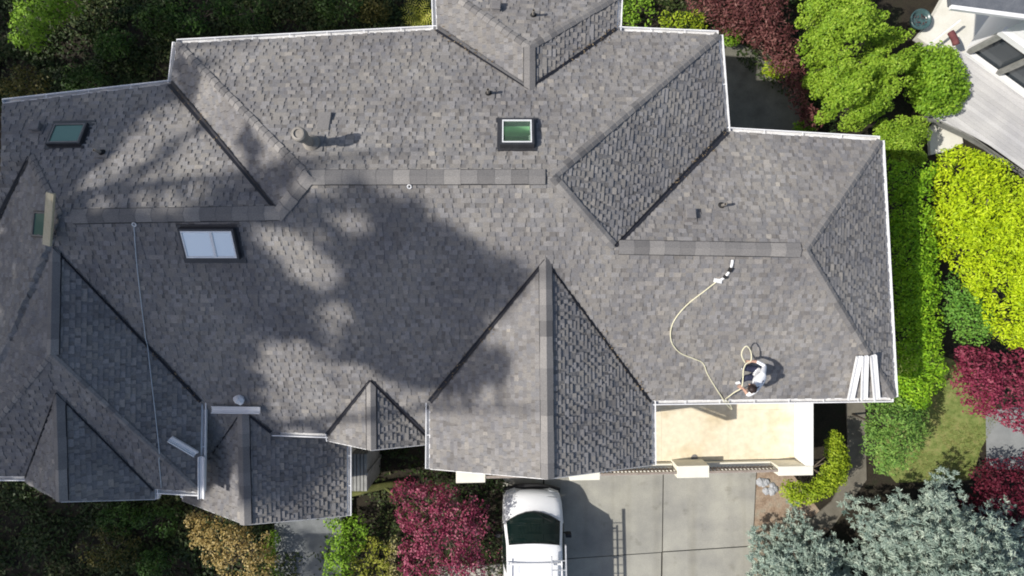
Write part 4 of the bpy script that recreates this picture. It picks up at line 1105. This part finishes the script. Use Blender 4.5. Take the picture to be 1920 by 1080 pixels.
# lifeline down the left roof
mb = MB(); mb.tube([on_roof(x, y, .04) for x, y in spline([(253, 420), (257, 480), (264, 545), (273, 620), (282, 700), (290, 770), (297, 835), (304, 912)], 6)], .010, 6)
tag(mb.build('safety_rope', M['rope_b'], None, smooth=True), 'thin straight pale rope tied at the left ridge and running down to the eave', 'rope')
zr = hit(S_, 1410, 705).z
def rope_pt(x, y, h): q = on_roof(x, y, 0); return P(x, y, q.z + h)
ctrl = [(1345, 527, .05), (1322, 545, .03), (1290, 570, .03), (1268, 595, .03), (1258, 618, .03), (1260, 643, .03), (1276, 662, .03), (1300, 672, .03), (1318, 681, .03), (1326, 700, .03), (1340, 724, .03), (1353, 744, .05)]
path = [rope_pt(*c) for c in spline(ctrl, 6)]
ze = V['S_e'].z
path += [P(x, y, z) for x, y, z in spline([(1358, 752, ze + .02), (1366, 762, ze - .25), (1373, 768, ze - .4), (1368, 757, ze - .12), (1360, 748, ze + .04)], 5)]
path += [P(x, y, z) for x, y, z in spline([(1366, 744, zr + .25), (1378, 735, zr + .5), (1390, 727, zr + .62), (1393, 710, zr + .62), (1394, 693, zr + .66), (1399, 682, zr + .66), (1408, 676, zr + .66), (1408, 660, zr + .75), (1400, 649, zr + .8), (1392, 657, zr + .75), (1391, 668, zr + .7), (1397, 680, zr + .66)], 6)]
mb = MB(); mb.tube(path, .0145, 6); tag(mb.build('rope', M['rope_y'], None, smooth=True), 'pale yellow rope snaking over the roof up to the crouching worker', 'rope')
mb = MB(); q = [on_roof(x, y, .03) for x, y in spline([(1373, 486), (1371, 497), (1364, 512), (1355, 521), (1344, 527)], 4)]; mb.tube(q, .03, 7)
s1, s2 = on_roof(1338, 524, .03), on_roof(1352, 527, .03); mb.bar(s1, s2, .09, .05); mb.bar(on_roof(1370, 500, .05), on_roof(1366, 508, .05), .09, .03, m=1); mb.bar(on_roof(1360, 515, .05), on_roof(1357, 520, .05), .09, .03, m=1)
tag(mb.build('anchor_sling', [M['rope_d'], M['rubber']], None), 'white webbing sling with buckles below the right ridge', 'sling')

# ------------------------------------------------------------------ the worker
def person():
    J = {}; E = []; Rr = {}
    def j(n, px, py, h, r, par=None, rel=False):
        J[n] = P(px, py, zr + h); Rr[n] = r
        if par: E.append((par, n))
    j('pelvis', 1422, 699, .42, .125)
    j('waist', 1425, 704, .62, .12, 'pelvis'); j('chest', 1424, 713, .85, .135, 'waist'); j('neck', 1416, 722, 1.0, .055, 'chest'); j('skull0', 1411, 726, 1.07, .078, 'neck'); j('skull1', 1408, 729, 1.15, .088, 'skull0'); j('skull2', 1407.5, 729, 1.22, .06, 'skull1')
    j('rsh', 1430, 701, .86, .075, 'chest'); j('relb', 1434, 686, .66, .05, 'rsh'); j('rmid', 1420, 678, .64, .043, 'relb'); j('rwr', 1409, 677, .64, .03, 'rmid')
    j('lsh', 1414, 733, .88, .075, 'chest'); j('lelb', 1403, 741, .66, .048, 'lsh'); j('lmid', 1398, 734, .62, .042, 'lelb'); j('lwr', 1394, 729, .62, .03, 'lmid')
    j('rhip', 1416, 692, .40, .10, 'pelvis'); j('rkn', 1396, 690, .55, .075, 'rhip'); j('rcalf', 1397, 690, .3, .06, 'rkn'); j('rank', 1396, 690, .1, .042, 'rcalf'); j('rtoe', 1385, 690, .045, .04, 'rank')
    j('lhip', 1416, 706, .40, .10, 'pelvis'); j('lkn', 1396, 709, .55, .075, 'lhip'); j('lcalf', 1394, 712, .3, .06, 'lkn'); j('lank', 1390, 716, .1, .042, 'lcalf'); j('ltoe', 1378, 719, .045, .04, 'lank')
    # hands: palm plus fingers curled round the rope
    for s, wr, tip in (('r', 'rwr', (1401, 679)), ('l', 'lwr', (1389, 726))):
        w = J[wr]; t = P(tip[0], tip[1], w.z); d = (t - w).normalized(); side = d.cross(Vector((0, 0, 1)))
        J[s + 'palm'] = w + d * .055; Rr[s + 'palm'] = .026; E.append((wr, s + 'palm'))
        for k, (off, ln) in enumerate(((-.033, .07), (-.011, .08), (.011, .075), (.033, .06))):
            a, b, c = s + 'f%da' % k, s + 'f%db' % k, s + 'f%dc' % k
            J[a] = w + d * .085 + side * off; J[b] = J[a] + d * ln * .5 + Vector((0, 0, -.015)); J[c] = J[b] + d * ln * .12 + Vector((0, 0, -ln * .5))
            Rr[a], Rr[b], Rr[c] = .0105, .0095, .008; E.extend([(s + 'palm', a), (a, b), (b, c)])
        a, b = s + 'ta', s + 'tb'; J[a] = w + d * .045 - side * .04 + Vector((0, 0, -.01)); J[b] = J[a] + d * .045 + side * .012 + Vector((0, 0, -.025)); Rr[a], Rr[b] = .012, .0095; E.extend([(s + 'palm', a), (a, b)])
    names = list(J); ix = {n: i for i, n in enumerate(names)}
    me = bpy.data.meshes.new('body'); me.from_pydata([tuple(J[n]) for n in names], [(ix[a], ix[b]) for a, b in E], [])
    tmp = bpy.data.objects.new('body', me); COL.objects.link(tmp)
    sk = tmp.modifiers.new('skin', 'SKIN')
    for n in names:
        s = me.skin_vertices[0].data[ix[n]]; s.radius = (Rr[n], Rr[n]); s.use_root = (n == 'pelvis')
    sk.use_smooth_shade = True
    sb = tmp.modifiers.new('sub', 'SUBSURF'); sb.levels = 2; sb.render_levels = 2
    dg = bpy.context.evaluated_depsgraph_get(); ev = bpy.data.meshes.new_from_object(tmp.evaluated_get(dg))
    bpy.data.objects.remove(tmp)
    zone = {}
    def z_of(a, b):
        for k in (a, b):
            pass
        if b in ('waist', 'chest', 'neck', 'rsh', 'lsh', 'relb', 'lelb', 'rmid'): return 1
        if b in ('rhip', 'lhip', 'rkn', 'lkn', 'rcalf', 'lcalf', 'rank', 'lank'): return 2
        if b in ('rtoe', 'ltoe'): return 3
        return 0
    mats = [M['skin'], M['shirt'], M['jeans'], M['shoe']]
    ev.materials.clear()
    seg = [(np.array(J[a]), np.array(J[b]), z_of(a, b), (Rr[a] + Rr[b]) / 2) for a, b in E]
    mi = []
    for p in ev.polygons:
        c = np.array(p.center); best = None
        for A, B, z, r in seg:
            t = max(0, min(1, np.dot(c - A, B - A) / (np.dot(B - A, B - A) + 1e-9))); dd = np.linalg.norm(c - A - t * (B - A)) - r * .6
            if best is None or dd < best[0]: best = (dd, z)
        mi.append(best[1])
    base = J['pelvis'].copy(); base.z = zr
    root = tag(empty('person', base), 'worker in white shirt and dark jeans crouching on the roof holding a rope', 'person')
    o = link('body', ev, mats, root, smooth=True); ev.polygons.foreach_set('material_index', mi)
    hc = J['skull1']; f = (P(1400, 731, hc.z) - hc).normalized()      # faces west, looking down
    hb = MB(); n1, n2 = 14, 9; rows = []
    rngh = R(190)
    for a in range(n2 + 1):
        th = math.pi * .66 * a / n2
        for b in range(n1):
            ph = 2 * math.pi * b / n1; dv = Vector((math.sin(th) * math.cos(ph), math.sin(th) * math.sin(ph), math.cos(th)))
            back = -f * .0
            k = 1.0 + .06 * math.sin(ph * 5 + a) + rngh.uniform(-.03, .03)
            front = max(0, dv.dot(f)); 
            if front > .55 and dv.z < .45: k *= .8
            hb.V.append(hc + Vector((0, 0, .03)) - f * .012 + Vector((dv.x * .112, dv.y * .10, dv.z * .115)) * k)
    for a in range(n2):
        for b in range(n1):
            i0 = a * n1 + b; i1 = a * n1 + (b + 1) % n1; hb.F.append([i0, i1, i1 + n1, i0 + n1]); hb.T.append(.5); hb.M.append(0)
    hb.build('hair', M['hair'], root, smooth=True)
    fc = MB(); sd = Vector((-f.y, f.x, 0)); dn = Vector((0, 0, -1))
    fc.lathe(hc + f * .094 + dn * .005, [(.013, -.02), (.014, 0), (.008, .02)], 8)
    for sg in (-1, 1): fc.lathe(hc + sd * sg * .096 + dn * .02, [(.012, -.025), (.022, 0), (.014, .03)], 8)
    fc.build('face', M['skin'], root, smooth=True)
    ey = MB()
    for sg in (-1, 1): ey.lathe(hc + f * .084 + sd * sg * .034 + Vector((0, 0, .02)), [(.006, -.008), (.011, 0), (.006, .008)], 8)
    ey.lathe(hc + f * .088 + dn * .045, [(.012, -.004), (.016, 0), (.012, .004)], 8)
    ey.build('eye', M['hair'], root)
    # harness straps over the back
    hs = MB(); hs.tube([J['lsh'] + Vector((.0, .02, .07)), J['chest'] + Vector((.03, 0, .135)), J['waist'] + Vector((.05, 0, .12)), J['pelvis'] + Vector((.1, 0, .09))], .012, 6)
    hs.build('harness', M['jeans'], root)
M['skin'] = noisy_mat('skin', (.42, .25, .18), (.50, .31, .23), 6, .55, 40, .06)
M['shirt'] = noisy_mat('white cotton shirt', (.78, .78, .80), (.84, .84, .85), 8, .9, 60, .06)
M['jeans'] = noisy_mat('dark navy jeans', (.022, .026, .055), (.045, .05, .09), 8, .9, 60, .25)
M['shoe'] = noisy_mat('white trainer', (.66, .66, .66), (.76, .76, .76), 8, .7)
M['hair'] = noisy_mat('dark brown hair', (.018, .012, .012), (.04, .026, .024), 20, .6, 90, .3)
person()

# ------------------------------------------------------------------ white van on the drive
def van():
    M['paint'] = noisy_mat('white van paint', (.76, .77, .79), (.80, .81, .82), 1.5, .28, 60, .03, spec=.5)
    M['ws'] = glass_mat('dark green windscreen', (.008, .022, .02), .30, .03)
    M['cabin'] = noisy_mat('dark cabin plastic', (.03, .032, .034), (.06, .062, .065), 4, .7)
    M['trim'] = noisy_mat('black plastic trim', (.018, .018, .02), (.03, .03, .032), 6, .6)
    X0, Y0, G = .645, P(1000, 917, .75).y, .06
    root = tag(empty('van', (X0, Y0 - 2.4, G)), 'white work van with dark windscreen and roof rack, nosed up to the terrace', 'van')
    def W(x, s, z): return Vector((X0 + x + .022 * s, Y0 - s, z + G))
    # stations: distance behind the nose, half width, belt height, upper half width, top height
    ST = [(.0, .70, .42, .66, .62), (.04, .82, .50, .76, .80), (.10, .90, .58, .84, .90), (.20, .945, .66, .89, .985), (.33, .96, .72, .91, 1.07), (.45, .965, .80, .915, 1.13), (.53, .97, .95, .91, 1.20), (1.22, .975, 1.02, .83, 1.90), (1.42, .98, 1.03, .825, 1.965), (2.2, .98, 1.03, .83, 1.99), (3.6, .98, 1.03, .83, 1.99), (4.7, .97, 1.03, .82, 1.96), (4.9, .95, 1.0, .79, 1.85)]
    BOW = [.10, .11, .14, .22, .31, .39, .44, .12, .04, 0, 0, 0, 0]
    def crown(s): return .045 if s < 1.2 else .05
    sec = []
    for (s, w, zb, wu, zt), bow in zip(ST, BOW):
        c = crown(s)
        row = []
        for x, z in ((-w * .92, .26), (-w, .42), (-w, zb), (-wu - .02, zt - .10), *((wu * t, zt + c * (1 - (t / .93) ** 2) - .025 * (t / .93) ** 4) for t in (-.93, -.78, -.55, -.28, 0, .28, .55, .78, .93)), (wu + .02, zt - .10), (w, zb), (w, .42), (w * .92, .26)):
            row.append(W(x, s + bow * (x / .95) ** 2, max(z, .26)))
        sec.append(row)
    body = MB(); n = len(sec[0])
    for i in range(len(sec) - 1):
        for k in range(n - 1):
            if i == 6 and 4 <= k <= 11: continue            # windscreen opening
            if i >= 7 and i <= 8 and k in (2, 13): continue     # cab side window openings
            if i == 6 and k in (2, 13): continue
            body.face([sec[i][k], sec[i][k + 1], sec[i + 1][k + 1], sec[i + 1][k]])
    body.face(sec[0]); body.face(sec[-1][::-1])
    bo = body.build('body', M['paint'], root, smooth=True)
    bm = bmesh.new(); bm.from_mesh(bo.data); bmesh.ops.remove_doubles(bm, verts=bm.verts, dist=.0005); bmesh.ops.recalc_face_normals(bm, faces=bm.faces); bm.to_mesh(bo.data); bm.free()
    try: bo.data.set_sharp_from_angle(angle=math.radians(38))
    except Exception: pass
    def quadgrid(name, A, B, mat, par, off=-.012):
        mb = MB()
        for k in range(len(A) - 1): mb.face([A[k], A[k + 1], B[k + 1], B[k]])
        o = mb.build(name, mat, par, smooth=True); return o
    a, b = sec[6], sec[7]; dz = Vector((0, .006, -.006))
    quadgrid('windscreen', [p + dz for p in a[4:13]], [p + dz for p in b[4:13]], M['ws'], root)
    # black surround and wipers on the cowl
    tr = MB(); tr.tube([p + Vector((0, .012, .012)) for p in a[4:13]], .016, 6); tr.tube([p + Vector((0, .0, .008)) for p in b[4:13]], .012, 6); tr.build('windscreen_seal', M['trim'], root)
    for x in (-.5, .12):
        wp_ = MB(); b0 = .53 + .44 * (x / .95) ** 2; p0 = W(x, b0 + .03, 1.27); wp_.tube([p0, W(x + .25, .66 + .3 * abs(x), 1.36), W(x + .45, .74 + .2 * abs(x), 1.45)], .008, 6); wp_.build('wiper', M['trim'], root)
    for k in (2, 13):
        sidew = MB()
        for i in (6, 7, 8):
            q = [sec[i][k], sec[i][k + 1], sec[i + 1][k + 1], sec[i + 1][k]]
            sidew.face([p + Vector(((1 if k == 2 else -1) * .008, 0, 0)) for p in q])
        sidew.build('side_window', M['ws'], root)
    # seams on the bonnet
    se = MB(); se.tube([W(-.80, .30, .93), W(-.79, .5, .995), W(-.80, .74, 1.09)], .005, 5); se.tube([W(.80, .30, .93), W(.79, .5, .995), W(.80, .74, 1.09)], .005, 5)
    se.tube([W(x, .13 + .1 * (x / .95) ** 2, .91 + .04 * (1 - (x / .8) ** 2)) for x in np.linspace(-.78, .78, 9)], .005, 5); se.build('bonnet_seam', M['trim'], root)
    bp = MB(); bp.tube([W(x, -.02 + .16 * (x / .9) ** 2, .42) for x in np.linspace(-.9, .9, 11)], .09, 8); bp.build('bumper', M['trim'], root, smooth=True)
    gr = MB()
    for z in (.56, .62, .68): gr.tube([W(x, .0 + .06 * (x / .6) ** 2, z) for x in np.linspace(-.5, .5, 7)], .012, 5)
    gr.build('grille', M['trim'], root)
    M['lamp'] = glass_mat('headlamp lens', (.55, .57, .6), 0, .1)
    for sx in (-1, 1):
        h = MB(); h.prism([W(sx * .55, .02, .55), W(sx * .84, .13, .55), W(sx * .84, .16, .74), W(sx * .55, .05, .74)], [W(sx * .55, -.01, .56), W(sx * .85, .10, .56), W(sx * .85, .13, .72), W(sx * .55, .02, .72)]); h.build('headlight', M['lamp'], root)
        mr = MB(); c = W(sx * 1.10, 1.28, 1.14); mr.box(c, .18, .12, .26, 0); mr.bar(W(sx * .95, 1.22, 1.10), c, .05, .05); mr.build('wing_mirror', M['trim'], root, bevel=.03)
        for s in (.85, 3.95):
            wh = MB(); c = W(sx * .84, s, .36 - G)
            pr = []
            for yy, r in ((-.11, .30), (-.10, .35), (.10, .35), (.11, .30)): pr.append((yy, r))
            i0 = len(wh.V)
            for yy, r in pr:
                for q in range(20):
                    t = 2 * math.pi * q / 20; wh.V.append(c + Vector((yy, math.cos(t) * r, math.sin(t) * r)))
            for a_ in range(3):
                for q in range(20):
                    wh.F.append([i0 + a_ * 20 + q, i0 + a_ * 20 + (q + 1) % 20, i0 + (a_ + 1) * 20 + (q + 1) % 20, i0 + (a_ + 1) * 20 + q]); wh.T.append(.5); wh.M.append(0)
            wh.F.append([i0 + q for q in range(20)]); wh.F.append([i0 + 60 + q for q in range(20)]); wh.T += [.5, .5]; wh.M += [0, 0]
            w_ = wh.build('wheel', M['rubber'], root)
    rack = MB()
    for s in (1.78, 2.75, 3.9):
        rack.bar(W(-.84, s, 2.10), W(.84, s, 2.10), .05, .035)
        for x in (-.80, .80): rack.bar(W(x, s, 1.93), W(x, s, 2.10), .05, .05)
    for x in (-.80, .80): rack.bar(W(x, 1.68, 2.125), W(x, 4.2, 2.125), .035, .035)
    rack.build('roof_rack', M['white'], root)
    ri = MB()
    for x in (-.5, -.3, -.1, .1, .3): ri.bar(W(x, 1.75, 2.022), W(x, 4.4, 2.03), .03, .012)
    ri.build('roof_rib', M['paint'], root)
    ca = MB(); ca.prism([W(-.82, 1.02, .95), W(.82, 1.02, .95), W(.82, 1.30, .95), W(-.82, 1.30, .95)], [W(-.80, .98, 1.16), W(.80, .98, 1.16), W(.80, 1.28, 1.12), W(-.80, 1.28, 1.12)]); ca.build('dashboard', M['cabin'], root)
    for x in (-.42, .42):
        st = MB(); st.box(W(x, 1.85, .85), .5, .5, .18); st.box(W(x, 2.06, 1.2), .48, .14, .6); st.box(W(x, 2.07, 1.58), .26, .1, .2); st.build('seat', M['cabin'], root, bevel=.04)
    sw = MB(); sw.tube([W(-.42 + .19 * math.cos(t), 1.42 - .10 * math.sin(t), 1.22 + .15 * math.sin(t)) for t in np.linspace(0, 2 * math.pi, 19)], .016, 6); sw.build('steering_wheel', M['trim'], root)
    im = MB(); im.box(W(.02, 1.30, 1.60), .16, .03, .06); im.build('rear_view_mirror', M['white'], root)
    # ladder on the right of the rack
    M['alu'] = noisy_mat('worn aluminium', (.55, .56, .58), (.68, .69, .70), 6, .4, 40, .15, spec=.5, metallic=.4)
    lr = tag(empty('ladder', W(.70, 3.0, 2.2)), 'aluminium ladder lying along the right side of the van roof', 'ladder')
    rails = []
    for x in (.50, .92):
        mb = MB(); mb.bar(W(x, 1.15 if x > .6 else 1.5, 2.24), W(x, 4.9, 2.24), .035, .085); mb.build('rail', M['alu'], lr)
    for s in np.arange(1.62, 4.8, .28):
        mb = MB(); mb.tube([W(.515, s, 2.24), W(.905, s, 2.24)], .016, 8); mb.build('rung', M['alu'], lr)
van()
lpts = []
for a_, b_ in (('Cj', 'C_w'), ('Cj', 'C_e'), ('R1b', 'B_wl'), ('R3a', 'B_el'), ('Ia', 'I_l'), ('Ia', 'I_r'), ('Da', 'D_ne')):
    for _ in range(45):
        t_ = rng.uniform(.2, 1) ** .6; q_ = V[a_].lerp(V[b_], t_); lpts.append((q_.x + rng.normal(0, .07), q_.y + rng.normal(0, .07), q_.z + .075))
lpts = np.array(lpts); lm('litter', (.06, .045, .03), (.14, .10, .06), (.26, .20, .12), .1)
link('leaf_litter', leaf_mesh('leaf_litter', lpts, np.tile([0, 0, 1.], (len(lpts), 1)), rng.uniform(0, 1, len(lpts)), .05, .025, rng, jit=.2), M['litter'])['kind'] = 'stuff'
# leaves fallen from the maple, nobody could count them
rng = R(210)
n = 260; pts = np.stack([rng.normal(P(890, 1000, 0).x, .5, n), rng.normal(P(890, 1040, 0).y, .4, n), np.full(n, .075)], 1)
link('fallen_leaves', leaf_mesh('fallen_leaves', pts, np.tile([0, 0, 1.], (n, 1)), rng.uniform(.4, 1, n), .07, .04, rng, jit=.15), M['maple_pink'])['kind'] = 'stuff'

# ------------------------------------------------------------------ light and camera
el = math.atan2(1, math.hypot(SUNK, SUNN))
w = bpy.data.worlds.new('World'); SC.world = w; w.use_nodes = True
nt = w.node_tree; nt.nodes.clear()
sky = nt.nodes.new('ShaderNodeTexSky'); sky.sky_type = 'NISHITA'; sky.sun_disc = False
sky.sun_elevation = el
tosun = Vector((-SUNK, -SUNN, 1)).normalized()
sky.sun_rotation = math.atan2(tosun.x, tosun.y) % (2 * math.pi)
sky.dust_density = 2.0; sky.ozone_density = .6
bg = nt.nodes.new('ShaderNodeBackground'); bg.inputs[1].default_value = .106
wo = nt.nodes.new('ShaderNodeOutputWorld'); nt.links.new(sky.outputs[0], bg.inputs[0]); nt.links.new(bg.outputs[0], wo.inputs[0])
L = bpy.data.lights.new('sun', 'SUN'); L.energy = 4.2; L.angle = math.radians(.53); L.color = (1, .955, .88)
lo = bpy.data.objects.new('sun', L); COL.objects.link(lo); lo.rotation_euler = tosun.to_track_quat('Z', 'Y').to_euler(); lo.location = (-20, -3, 30)
cam = bpy.data.cameras.new('camera'); cam.sensor_width = 36; cam.lens = 36 * FPX / 1920; cam.clip_end = 500
co = bpy.data.objects.new('camera', cam); COL.objects.link(co); co.location = (0, 0, H); co.rotation_euler = (0, 0, 0)
SC.camera = co
SC.view_settings.view_transform = 'Standard'; SC.view_settings.look = 'None'; SC.view_settings.exposure = .31; SC.view_settings.gamma = 1
SC.cycles.filter_width = 1.9; SC.cycles.max_bounces = 6; SC.cycles.transparent_max_bounces = 8
